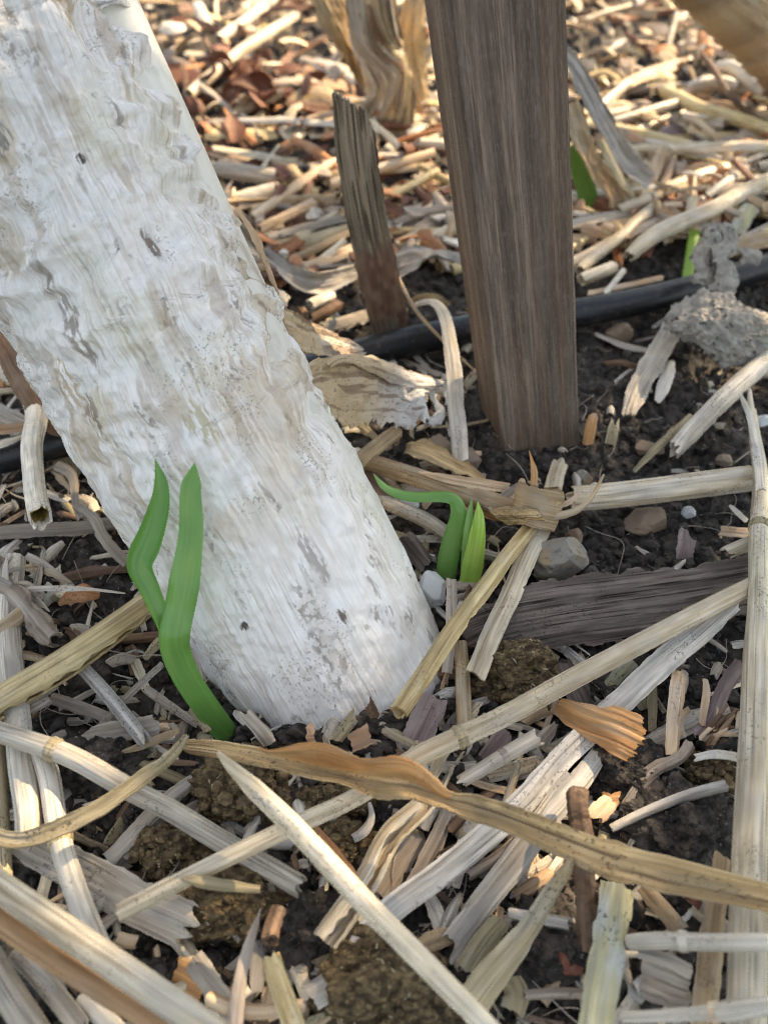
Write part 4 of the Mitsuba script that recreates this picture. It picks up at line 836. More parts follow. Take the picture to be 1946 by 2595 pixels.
straw('hanging_flat_straw', 'flat white straw hanging along the left post edge, bent over at top', 'straw', 'm_white', [(9.7,258.4,14.0,1.9), (13.4,254.6,18.0,2.7), (16.9,247.8,22.0,3.4), (19.4,239.9,22.0,3.9), (20.8,228.9,18.0,4.7), (21.7,213.9,13.0,5.1), (22.0,199.7,10.0,5.1), (22.0,188.1,6.0,4.5)], 45, th=.5, rag=(1, 1.5), rib=.12, erag=.05)
straw('thin_stalk', 'hair-thin tan stalk crossing the tube between the thin stake and the post', 'stalk', 'm_tan', [(0,279.1,24.0,1.5), (5.2,264.2,20.0,1.4), (11.4,250.4,16.0,1.3), (19.0,241.3,12.0,1.0), (29.9,227.2,9.0,0.5)], 360, rag=(0, 0), erag=0)
straw('small_slanted_straw', 'short brown-striped straw end poking out from under the papery sheath', 'straw', 'm_tan2', [(-8.1,182.8,11.0,4.4), (-3.8,188.2,11.0,4.6), (0.3,193.6,10.5,4.6), (3.9,199.2,9.0,4.2)], 250, th=.6, twist=-30)
straw('withered_leaf_strip', 'withered tan leaf with ragged holes under the hanging flat straw', 'leaf', 'm_leaf', [(6.0,194.7,7.0,3.5), (10.7,192.5,8.0,6.2), (16.8,188.5,7.0,5.5), (22.9,185.5,6.0,4.1), (28.9,182.6,5.0,1.6)], -60, th=.3, erag=.25, crump=.6, crsc=6)
straw('split_strip_piece', 'split tan strip leaning out from under the grey decayed leaf', 'straw', 'm_grey', [(104.4,268.4,9.0,5.0), (95.5,249.8,8.0,7.2), (87.1,235.2,7.0,7.7), (79.4,221.7,5.0,6.3), (75.2,211.3,3.0,2.9)], 60, th=.6, rib=.3, rag=(1, 5), erag=.15, twist=-10)
straw('small_white_blade', 'small whitish pointed blade right beside the split tan strip', 'straw', 'm_white', [(95.9,241.9,4.0,2.4), (93.0,234.1,4.0,4.7), (89.6,226.6,3.0,4.6), (86.8,221.2,2.0,1.5)], 40, th=.4)
straw('long_right_straw', 'long pale straw with a split lower end at the right, below the decayed leaf', 'straw', 'm_white', [(81.7,191.2,4.0,4.2), (91.7,201.6,6.0,5.9), (102.7,213.2,8.0,6.1), (113.7,224.4,9.0,6.3), (128.3,238.9,10.0,6.4)], 330, twist=80, rib=.14, rag=(7, 0))
straw('greenish_sliver', 'narrow greenish-brown sliver along the lower end of the long right straw', 'straw', 'm_olive2', [(72.4,187.5,3.0,1.1), (80.2,195.9,4.0,2.4), (88.3,204.4,5.0,2.9), (95.2,212.3,5.0,1.8)], 40, th=.4)
t = thing('hollow_straw', 'upright hollow straw with an open yellow lower end at the left edge', 'straw')
HP = Path([(-106.2,210.1,16.0,6.4), (-100.9,200.0,17.0,6.2), (-95.3,181.7,22.0,5.6), (-87.6,161.2,29.0,5.2), (-81.0,145.9,35.0,5.1), (-74.1,131.6,41.0,5.1)])
add('stalk', blade(HP, 359, .55, rib=.1, rag=(0, 8), erag=0, m=50), 'm_white', parent=t)
add('lining', blade(HP.sub(.5, .97, (.80, .82), 8), 359, .2, rag=(0, 6), rib=.05, erag=0), 'm_lining', 'yellow hollow inside', parent=t)
straw('orange_strip', 'orange-brown strip lying over the tube at the left edge', 'straw', 'm_orange', [(-115.0,194.6,13.0,3.4), (-104.6,196.6,13.0,3.2), (-97.5,199.0,12.0,2.8)], 50, th=.6)
straw('curved_pale_strip', 'pale curved strip resting on the tube at the left edge', 'straw', 'm_white', [(-110.9,186.8,14.0,2.7), (-106.3,189.4,14.0,2.3), (-104.0,194.7,12.0,1.4)], 60, th=.4)
straw('pale_stalk', 'thin pale stalk behind the hollow straw at the left edge', 'straw', 'm_pale', [(-120.5,212.2,13.0,1.6), (-111.6,212.4,14.0,1.9), (-107.5,214.8,13.0,1.9)], 340)
straw('grey_leaf_litter', 'grey flattened leaf strip above the tube at the left edge', 'leaf', 'm_grey', [(-123.9,212.2,7.0,8.0), (-113.4,206.5,7.0,7.9), (-104.6,202.2,6.0,5.7)], 30, th=.4, rib=.2)
straw('white_flat_strip', 'white flat strip beneath the dark dried leaf at the left edge', 'straw', 'm_white', [(-127.8,232.4,10.0,5.3), (-119.7,227.5,9.0,5.7), (-111.9,221.5,7.0,4.5)], 40, th=.4)
straw('left_gold_straw', 'thick yellow-striped straw running up from the left edge to the green shoot', 'straw', 'm_gold3', [(-89.6,99.0,12.0,6.9), (-84.2,104.9,12.0,7.0), (-75.7,112.3,12.0,7.0), (-66.8,120.7,12.5,6.7), (-59.4,128.2,13.0,6.1), (-55.5,134.0,12.0,5.8)], 330, twist=100, rib=.22, ribf=.8, rag=(0, 4), th=.6)
straw('grey_slim_straw', 'slim grey straw below the thick yellow-striped straw, frayed at its lower end', 'straw', 'm_strip', [(-71.5,118.6,7.0,3.0), (-64.1,111.1,8.0,3.2), (-57.2,103.7,8.0,3.3), (-52.1,98.2,7.0,3.2), (-50.1,96.7,5.0,2.9)], 340, rib=.14, rag=(1, 5))
t = thing('ragged_root', 'ragged grey dried root stalk at the left, above the thick yellow-striped straw', 'root')
add('stalk', blade([(-101.0,150.5,8.0,2.5), (-91.5,137.9,9.0,3.7), (-85.8,132.0,9.0,4.0), (-82.0,127.8,8.0,4.0), (-77.2,123.6,7.0,2.8)], 300, .8, crump=1.2, crsc=4, rib=.4, erag=.3, rag=(2, 3)), 'm_lilac', parent=t)
rng = np.random.default_rng(77)
for k in range(16):
    o_ = np.array((-91.7,139.5,8.0,0.1))[:3] + rng.normal(size=3) * [4, 5, 2]
    d_ = rng.normal(size=3) * [9, 9, 4]
    add('shred', blade([(*o_, 1.2), (*(o_ + d_ * .5 + [0, 0, 2]), 1.6), (*(o_ + d_), .3)], 60, .25, n=10, m=5, erag=.3), 'm_grey', parent=t)
straw('lilac_slanted_strip', 'grey-lilac strip slanting down to the back leaf of the left shoot', 'straw', 'm_lilac', [(-85.9,170.7,7.0,2.0), (-77.6,163.9,8.0,2.9), (-74.6,158.8,8.0,3.1), (-65.9,149.8,6.0,3.0)], 50, th=.5)
straw('curled_grey_strip', 'thin curled grey strip below the tube left of the leek stem', 'straw', 'm_lilac', [(-95.7,188.6,6.0,3.4), (-90.3,184.5,7.0,3.1), (-86.4,176.7,7.0,2.4), (-85.0,171.2,6.0,2.0), (-82.5,166.7,5.0,2.0)], 50, th=.35)
straw('level_grey_strip', 'dull level strip behind the hollow straw opening at the left', 'straw', 'm_lilac', [(-109.2,162.5,4.0,3.9), (-97.7,163.3,4.5,4.1), (-85.0,164.5,4.5,4.1), (-70.9,167.8,4.0,3.7)], 60, th=.6, rib=.25)
straw('left_noded_straw', 'short tan straw poking in from the left edge above the broad grey-white straw', 'straw', 'm_tan2', [(-96.4,120.2,9.0,3.6), (-92.2,125.3,9.5,3.7), (-88.3,129.8,10.0,3.8), (-86.4,134.2,9.0,3.6)], 350)
straw('pale_flat_chip', 'flat pale grooved chip with a stepped left end, below the slim grey straw', 'wood chip', 'm_grey2', [(-68.8,99.6,5.0,3.2), (-62.9,100.8,5.5,4.7), (-55.6,101.9,6.0,4.9), (-49.0,103.7,6.0,4.5)], 20, th=.9, rib=.25, ribf=.7, rag=(4, 2))
straw('thin_grey_strip', 'thin grey strip crossing under the slim grey straw', 'straw', 'm_grey', [(-66.5,97.8,4.0,1.7), (-62.9,104.6,4.5,1.7), (-58.0,112.7,4.5,1.8), (-52.5,121.3,4.0,1.6)], 40, th=.4)
straw('tan_sliver', 'short pale pointed sliver left of the dried leaf fold', 'straw', 'm_tan2', [(-57.9,96.7,5.0,0.7), (-52.8,98.1,6.0,1.8), (-48.0,100.5,6.0,1.9), (-44.7,102.1,6.0,0.7)], 40, th=.4)
straw('shadow_strip', 'dark narrow strip between the thick yellow straw and the green shoot', 'straw', 'm_lilac', [(-56.2,114.3,4.0,2.0), (-49.8,109.5,4.5,2.1), (-41.5,104.3,4.0,1.8)], 40, th=.4)
straw('small_stub', 'short pale stub at the left edge beside the broad grey-white straw', 'straw', 'm_grey', [(-80.5,106.2,7.0,2.8), (-77.6,107.4,8.0,3.0), (-75.8,110.0,7.0,2.7)], 60, th=.6)
straw('dark_litter_strip', 'dark strip under the slim grey straw', 'straw', 'm_bark2', [(-78.1,112.1,3.0,2.8), (-70.2,109.2,3.0,3.0), (-60.3,105.8,2.5,2.2)], 40, th=.5)
straw('leaning_chip', 'pale chip leaning at the foot of the leek stem beside the green shoot', 'wood chip', 'm_grey2', [(-31.8,103.6,13.0,2.4), (-29.2,101.4,11.0,3.2), (-26.6,99.3,9.0,3.3), (-24.6,97.6,6.0,3.1)], 40, th=.9, rag=(3, 1), rib=.25)
straw('green_brown_stub', 'thin olive stub at the foot of the green shoot', 'straw', 'm_olive2', [(-43.7,106.3,9.0,1.3), (-41.0,103.7,7.0,1.9), (-38.5,101.3,5.0,1.8)], 200, th=.5)
straw('foot_chip', 'orange-tan chip at the foot of the leek stem, left of the two grey strips', 'wood chip', 'm_chip2', [(-18.4,97.6,10.0,3.1), (-15.5,97.6,11.0,4.3), (-12.8,98.5,10.0,3.6)], 15, th=1.4, rag=(3, 3), erag=.2)
straw('foot_strip', 'pale grey strip standing against the foot of the leek stem', 'straw', 'm_grey2', [(-13.0,96.5,10.0,2.9), (-11.4,99.0,13.0,3.0), (-9.4,101.7,16.0,2.0)], 30, th=.8, rag=(2, 4))
straw('foot_strip', 'longer grey-green strip slanting over the foot of the leek stem', 'straw', 'm_olive2', [(-11.3,95.3,11.0,2.6), (-7.8,98.4,14.0,2.7), (-4.0,102.1,17.0,1.8)], 30, th=.8, rag=(2, 4))
straw('foot_sliver', 'dark brown sliver standing at the right of the grey-green foot strip', 'wood chip', 'm_brown2', [(-5.1,105.7,16.0,2.3), (-3.3,103.1,14.0,2.6), (-1.2,101.1,10.0,2.3)], 30, th=.9, rag=(4, 2))
straw('foot_chip', 'pinkish orange chip at the foot of the leek stem, right of the two grey strips', 'wood chip', 'm_chip2', [(-9.3,94.8,11.0,3.5), (-4.8,96.5,12.0,4.9), (-0.1,99.6,11.0,4.1)], 15, th=1.6, rag=(2, 4), erag=.14)
straw('bark_slab', 'big dark grey-brown slab of wood with a fine grain, lying at the right', 'wood chip', 'm_bark', [(17.6,126.4,5.0,2.3), (25.1,129.2,7.0,11.0), (37.8,131.3,8.5,15.6), (49.6,133.1,9.0,17.4), (64.6,135.7,9.0,15.8), (80.0,138.7,9.0,13.6), (96.2,142.6,8.0,14.4)], 22, th=4.5, rib=.5, ribf=.6, rag=(2, 2), erag=.10, crump=.4, crsc=9, m=70, n=150)
straw('orange_chip', 'orange-brown wood chip with frayed ends lying on the long grey-white strip', 'wood chip', 'm_chip3', [(37.0,106.1,10.0,2.4), (40.6,102.8,12.0,5.7), (44.9,99.0,14.0,7.6), (49.3,96.4,15.0,9.5), (52.5,94.8,14.5,10.0), (55.9,93.4,13.5,7.5)], 25, th=1.8, rib=.25, ribf=1, rag=(2, 3), erag=.1, m=50)
straw('mottled_strip', 'pale strip with black mottling behind the long noded straw', 'straw', 'm_mould', [(50.8,111.4,7.0,2.7), (54.5,114.9,8.0,3.6), (59.3,119.5,8.0,3.3)], 40, th=.6, rag=(3, 2))
straw('mottled_neighbour', 'dull brown piece touching the mottled strip', 'straw', 'm_lilac', [(52.6,111.1,6.0,2.5), (55.9,114.6,6.5,3.3), (58.1,116.9,6.0,2.4)], 20, th=.8, rag=(2, 3))
straw('brown_back_chip', 'dark brown chip under the long noded straw, left of the mottled strip', 'wood chip', 'm_bark', [(42.3,124.4,3.0,4.6), (43.8,116.3,4.0,5.6), (45.6,109.9,4.0,6.0), (46.2,105.5,3.0,3.8)], 20, th=1.2, rag=(3, 3), erag=.2)
straw('upright_tan_strip', 'upright tan straw strip right of the long grey-white strip', 'straw', 'm_tan3', [(68.8,117.2,8.0,3.5), (65.9,109.2,9.0,3.7), (63.3,100.8,9.0,3.4), (61.2,92.2,7.0,2.8)], 35, th=.6, rag=(2, 3), erag=.1)
straw('bent_pink_strip', 'bent pinkish strip beside the thick right straw', 'straw', 'm_purple2', [(83.0,116.8,10.0,3.3), (77.5,111.1,10.5,3.4), (74.3,106.7,10.0,3.5), (71.5,102.0,9.0,3.4), (66.7,98.4,7.0,3.6)], 40, th=.6, rag=(1, 3))
straw('slim_tan_strip', 'slim pale strip standing in front of the bent pinkish strip', 'straw', 'm_tan3', [(72.7,113.3,10.0,1.1), (71.8,108.6,11.0,1.8), (70.3,104.0,10.5,1.7), (69.4,100.5,9.0,1.3)], 40, th=.4)
straw('curled_shaving', 'thin curled wood shaving right of the upright tan strip', 'straw', 'm_tan3', [(68.8,105.8,9.0,1.3), (65.8,103.1,10.0,1.4), (65.0,100.8,9.0,1.2), (66.6,99.0,7.0,0.9)], 50, th=.3)
straw('white_curved_strip', 'pale curved strip left of the thick right straw, below the fibrous tuft', 'straw', 'm_white', [(65.9,93.9,7.0,1.4), (70.6,94.5,8.0,1.9), (76.1,93.9,8.0,2.0), (81.2,93.1,7.0,1.8)], 40, th=.4)
straw('wide_grey_underlay', 'wide dull ribbed strip under the upright tan strip', 'straw', 'm_grey', [(56.8,99.2,3.0,3.2), (64.2,102.5,4.0,4.5), (72.8,106.1,5.0,4.5), (79.0,109.2,5.0,3.3)], 30, th=.5, rib=.3)
t = thing('fibrous_tuft', 'dark tuft of frayed brown fibres left of the thick right straw', 'root')
for k in range(14):
    y_ = k / 13.0
    a_ = np.array((70.2,99.0,6.0,0.1))[:3] + [rng.normal() * 1, rng.normal() * 1.5, 3 * y_]
    b_ = np.array((76.3,101.4,11.0,0.1))[:3] + [rng.normal() * 2, (y_ - .5) * 9, rng.normal() * 1.5]
    m_ = (a_ + b_) / 2 + [0, 0, 1.5 + rng.normal()]
    add('fibre', blade([(*a_, 1.0), (*m_, 1.1), (*b_, .3)], 120, .3, n=14, m=5, erag=.2), 'm_brown2' if k % 3 else 'm_tan3', parent=t)
straw('upright_bark_chip', 'pinkish brown chip standing behind the dark wood slab', 'wood chip', 'm_purple2', [(79.9,159.7,13.0,3.1), (78.8,156.1,11.0,4.7), (78.0,152.1,9.0,4.7), (77.4,149.8,6.0,3.7)], 20, th=1.2, rag=(5, 2), erag=.15)
straw('slab_top_straw', 'short bright cream straw on the top edge of the dark wood slab', 'straw', 'm_pale', [(83.2,148.8,9.0,2.2), (87.8,149.9,11.0,3.6), (95.0,152.7,12.0,3.8)], 200, th=.5, rag=(5, 0))
straw('far_tan_sliver', 'tan chip at the right edge behind the bright short straw', 'wood chip', 'm_tan3', [(89.8,163.3,5.0,2.6), (94.3,161.7,6.0,3.2), (101.8,161.1,6.0,2.9)], 30, th=1)
straw('slanted_white_sliver', 'small whitish sliver above the tan chip at the right', 'straw', 'm_white2', [(94.2,170.6,8.0,0.9), (95.8,167.0,8.0,1.7), (98.1,163.9,7.0,1.5)], 40, th=.5)
straw('dark_behind_chip', 'dark grey-brown chip between the leek stem and the bent shoot', 'wood chip', 'm_bark', [(4.2,162.0,5.0,4.5), (7.2,156.4,6.0,5.7), (10.3,152.3,5.0,5.2), (12.5,149.9,3.0,3.7)], 20, th=1.4, rag=(3, 3))
straw('passing_straw', 'long dull straw passing behind the two small shoots', 'straw', 'm_grey2', [(-3.7,177.4,4.0,3.4), (3.6,171.7,5.0,4.1), (12.7,165.8,5.0,4.2), (20.6,158.1,5.0,3.6), (29.7,153.5,5.0,2.5), (42.3,152.7,4.0,2.1)], 340, twist=40)
straw('brown_left_chip', 'brown striped chip at the right edge of the leek stem above the passing straw', 'wood chip', 'm_brown2', [(-6.6,183.0,8.0,3.6), (-3.7,179.5,8.0,4.4), (0.3,176.0,7.0,4.0), (3.9,174.6,5.0,3.2)], 30, th=1.2)
straw('orange_needle', 'thin orange-brown pointed sliver under the pointed straw', 'straw', 'm_rust', [(-14.1,78.3,9.0,0.7), (-9.9,72.6,11.0,1.9), (-7.0,68.1,13.0,2.2), (-4.2,63.9,14.0,1.3)], 60, th=.4, rag=(0, 2))
straw('white_curl', 'small white curled strip right of the brown clumps', 'straw', 'm_strip', [(-3.4,84.4,8.0,0.6), (-2.6,80.8,8.0,1.6), (-4.0,77.8,8.0,1.9), (-7.2,76.7,6.0,1.7)], 60, th=.4)
straw('tan_sheath_sliver', 'tan pointed sheath lying on the long noded straw near its lower end', 'straw', 'm_olive', [(-37.8,65.2,17.0,0.6), (-34.2,64.3,17.0,2.0), (-29.2,64.2,15.0,2.3), (-22.6,64.9,11.0,1.3)], 70, th=.4)
straw('small_brown_peg', 'small brown peg beside the clump at the lower left', 'twig', 'm_brown2', [(-18.4,73.8,7.0,1.1), (-17.5,71.5,7.0,1.4), (-17.4,69.9,5.0,1.0)], 300)
straw('amber_flake', 'amber leaf flake in the dark gap at the bottom left of the middle', 'leaf', 'm_leaf2', [(-39.8,53.4,2.0,4.9), (-35.9,51.6,2.5,6.2), (-32.6,49.4,2.0,4.4)], 30, th=.4)
straw('inner_tan_chip', 'pale tan chip with a rounded end behind the knobbly twig', 'wood chip', 'm_chip', [(41.1,78.8,8.0,2.9), (44.2,81.3,9.0,4.1), (48.2,84.7,9.0,2.9)], 25, th=1.6, rag=(3, 2))
straw('rusty_chip', 'orange fibrous chip under the pale tan chip behind the knobbly twig', 'wood chip', 'm_chip3', [(42.3,86.1,5.0,3.0), (46.3,84.3,6.0,4.5), (52.2,85.6,5.0,3.5)], 20, th=1.2, rag=(4, 4), erag=.3)
straw('shaded_leaf_chip', 'tan rounded leaf flake beside the fanned straw at the bottom', 'leaf', 'm_olive2', [(22.6,52.0,4.0,3.5), (23.9,48.7,4.5,4.7), (22.4,45.3,4.0,4.3)], 50, th=.4)
straw('bottom_brown_flake', 'brown bark flake low between the grey strips and the pointed straw', 'bark', 'm_tan2', [(6.1,56.4,3.0,3.1), (10.2,58.4,3.5,3.8), (13.9,59.4,3.0,2.7)], 40, th=.8)
for i, (p0, p1, lab) in enumerate([
    ((31.9,55.1,6.0,0.9), (33.8,51.1,7.0,1.1), 'short red-brown bud scale pointing up on the dark soil near the knobbly twig'),
    ((32.3,51.4,6.0,1.0), (36.9,51.5,7.0,1.1), 'small red-brown bud scale lying level beside the knobbly twig'),
    ((57.3,65.9,6.0,1.6), (60.8,62.4,7.0,1.5), 'rust-red bud scale under the curved dried leaf at the right')]):
    add('bud_scale', blade([p0, tuple((np.array(p0) + np.array(p1)) / 2 + [0, 0, 2, .8]), p1], 90, .4, n=16, m=8, erag=.2), 'm_red', lab, 'bud')
add('orange_sliver', blade([(64.0,209.7,9.0,2.5), (62.2,203.2,7.0,3.6), (61.5,200.2,2.0,3.2)], 30, .8, rag=(3, 1)), 'm_chip3', 'small orange sliver standing at the right foot of the post', 'wood chip')
add('brown_shard', blade([(70.5,208.0,9.0,1.7), (69.0,203.2,7.0,3.6), (68.3,200.2,2.0,3.6)], 30, .8, rag=(4, 1)), 'm_olive', 'brown shard standing to the right of the orange sliver by the post', 'wood chip')
add('seed_husk', blade([(-81.6,137.7,5.0,1.2), (-78.7,138.8,7.0,4.2), (-75.0,139.1,8.0,5.3), (-71.5,139.9,6.0,1.8)], 70, .8, rib=.15, rag=(0, 0)), 'm_husk', 'reddish brown seed husk on the dark soil at the left', 'seed')
straw('small_arched_leaf', 'small amber leaf arched on the ground left of the post', 'leaf', 'm_leaf', [(8.8,270.0,6.0,3.4), (12.9,268.3,10.0,3.7), (18.7,268.3,10.0,3.7), (23.6,270.0,6.0,2.5)], 60, th=.3, up=(0, -.9, .3))

# stones, pebbles, brown clumps
def at(p, dz=0):
    return (p[0], p[1], p[2] + dz)


add('pale_stone', lump((45.9,151.8,6.0,0.1), 7.6, .2, 1.5, 5, 4, (1.0, .9, .98), 1), 'm_stone', 'angular grey and ochre stone behind the dark wood slab', 'stone')
for i, (p, r, sq, m_, lab) in enumerate([
    ((72.7,170.5,1.5,0.1), 7.6, (1.15, .7, .62), 'm_pebble', 'smooth red-brown pebble below the bright level straw'),
    ((82.7,260.6,2.0,0.1), 5.4, (1, .9, .95), 'm_pebble', 'round tan pebble just in front of the tube right of the post'),
    ((58.2,187.8,1.0,0.1), 3.6, (1, .9, .9), 'm_stone', 'small grey pebble in front of the post'),
    ((17.6,200.2,2.0,0.1), 6.6, (1, .85, .9), 'm_pebble', 'orange-brown stone behind the hanging flat straw'),
    ((25.2,194.9,2.0,0.1), 5.6, (1, .85, .9), 'm_pebble', 'orange-brown stone right of the lower end of the hanging flat straw'),
    ((12.4,143.3,5.0,0.1), 5.6, (.85, .8, 1.25), 'm_white_stone', 'white chalky pebble between the leek stem and the bent shoot'),
    ((7.1,176.5,2.0,0.1), 2.9, (1.3, .8, .8), 'm_white_stone', 'small white pebble under the bent leaf of the bent shoot'),
    ((86.1,173.7,1.5,0.1), 2.4, (1.1, .9, .9), 'm_white_stone', 'small white stone lying on open soil at the right'),
    ((117.8,211.8,3.0,0.1), 2.6, (1, .9, 1), 'm_white_stone', 'small pale stone at the right edge above the bright level straw'),
    ((80.6,201.4,1.0,0.1), 4.6, (1.2, .8, .7), 'm_pebble', 'flat tan pebble on open soil below the split tan strip'),
    ((102.3,196.0,1.0,0.1), 3.2, (1.1, .9, .8), 'm_pebble', 'small tan stone on open soil above the bright level straw'),
    ((53.5,150.3,2.0,0.1), 4.0, (1.1, .9, .9), 'm_clod', 'dark grey stone at the right foot of the pale stone'),
    ((51.8,162.1,4.0,0.1), 3.0, (1, .9, .9), 'm_pebble', 'tiny tan pebble on the upper side of the pale stone')]):
    add('pebble', lump(at(p, -.18 * r), r * .86, .2, 1.6, 4, 20 + i, sq, 1), m_, lab, 'stone')
for i, (p, r, sq, lab) in enumerate([
    ((31.3,117.6,2.0,0.1), 12.2, (1.08, .85, .95), 'brown fibrous clump under the lower edge of the dark wood slab'),
    ((-29.5,89.4,1.0,0.1), 12.4, (1.1, .9, .85), 'brown fibrous clump in the gap above the crossing of the two pale straws'),
    ((-43.2,75.9,1.0,0), 8.6, (1.1, .8, .8), 'brown fibrous clump left of the straw crossing, behind the long noded straw'),
    ((-32.0,67.2,0,0), 11.5, (1.2, .9, .85), 'brown fibrous clump below the long noded straw, right of the ribbed flat blade'),
    ((-8.9,87.7,0,0.1), 8.5, (1.2, .8, .8), 'brown fibrous clump under the curved dried leaf, right of the pointed tip'),
    ((-7.6,77.3,0,0), 6.8, (1.1, .8, .8), 'brown fibrous clump right of the pointed straw near the cut straw'),
    ((0.7,49.2,1.0,0), 14, (1.2, .9, .85), 'brown fibrous clump at the bottom edge left of the fanned straw'),
    ((72.5,93.3,0,0.1), 7.0, (1.1, .8, .8), 'purplish brown clump behind the whitish twig at the right')]):
    t = thing('brown_clump', lab, 'clump')
    g = lump(at(p, .8), r * .76, .36, 2.0, 5, 40 + i, sq)
    v = g[0]
    c_ = np.asarray(p[:3])
    dd = (v - c_) / np.linalg.norm(v - c_, axis=1, keepdims=True)
    v = v + dd * (1.1 * (meshkit.fbm(v / [3.2, 1.6, 1.6] + i, 3) - .5) * 2)[:, None]
    add('body', (v, g[1], g[2]), 'm_dung', parent=t, smooth=False)
    rg_ = np.random.default_rng(300 + i)
    cb_ = []
    for q in rg_.integers(0, len(v), 260):
        if dd[q, 2] < -.3:
            continue
        rr = .35 + 1.5 * rg_.random() ** 2.5
        cb_.append((lump((0, 0, 0), rr, .5, 1.9, 1, int(rg_.integers(1, 40)), tuple(rg_.uniform(.7, 1.2, 3)), 1)[0] + v[q] + dd[q] * rr * .25, np.array(trimesh.creation.icosphere(subdivisions=1).faces), np.zeros((42, 2))))
    g3 = join(cb_)
    add('crumbs', (g3[0], g3[1]), 'm_dung', parent=t, kind='stuff', smooth=False)
    fs = []
    for q in rg_.integers(0, len(v), 90):
        if dd[q, 2] < -.2:
            continue
        d_ = np.cross(dd[q], rg_.normal(size=3)); d_ /= np.linalg.norm(d_)
        L_ = rg_.uniform(1.2, 3.4)
        o_ = v[q] + dd[q] * .1
        fs.append(blade([(*(o_ - d_ * L_ / 2), .3), (*(o_ + d_ * L_ / 2 + dd[q] * .5), .45)], 90, .15, up=dd[q], n=3, m=3, rib=0, erag=.2, seed=int(rg_.integers(1, 300))))
    add('fibres', join(fs), 'm_dungf', parent=t, kind='stuff')
for i, (p, r, lab) in enumerate([
    ((62.2,81.5,1.0,0), 10, 'dark soil clod left of the thick right straw under the whitish twig'),
    ((51.7,93.3,2.0,0.1), 8.5, 'dark soil clod below the orange wood chip'),
    ((32.6,57.4,0,0), 9, 'dark soil clod at the bottom between the fanned straw and the knobbly twig'),
    ((-14.6,61.7,0,0), 7, 'dark soil clod left of the cut end of the cut straw'),
    ((-62.8,96.0,1.0,0.1), 8, 'dark soil clod below the pale flat chip at the left'),
    ((0.8,104.9,2.0,0.1), 5.5, 'dark soil clod at the right foot of the leek stem')]):
    g = lump(p, r, .3, 1.9, 5, 60 + i, (1.15, .9, .7))
    v = g[0]; v = v + (v - np.asarray(p[:3])) / r * (2.6 * (meshkit.fbm(v / 2.0 + i, 4) - .5) * 2)[:, None]
    add('soil_clod', (v, g[1], g[2]), 'm_clod', lab, 'soil clod', smooth=False)

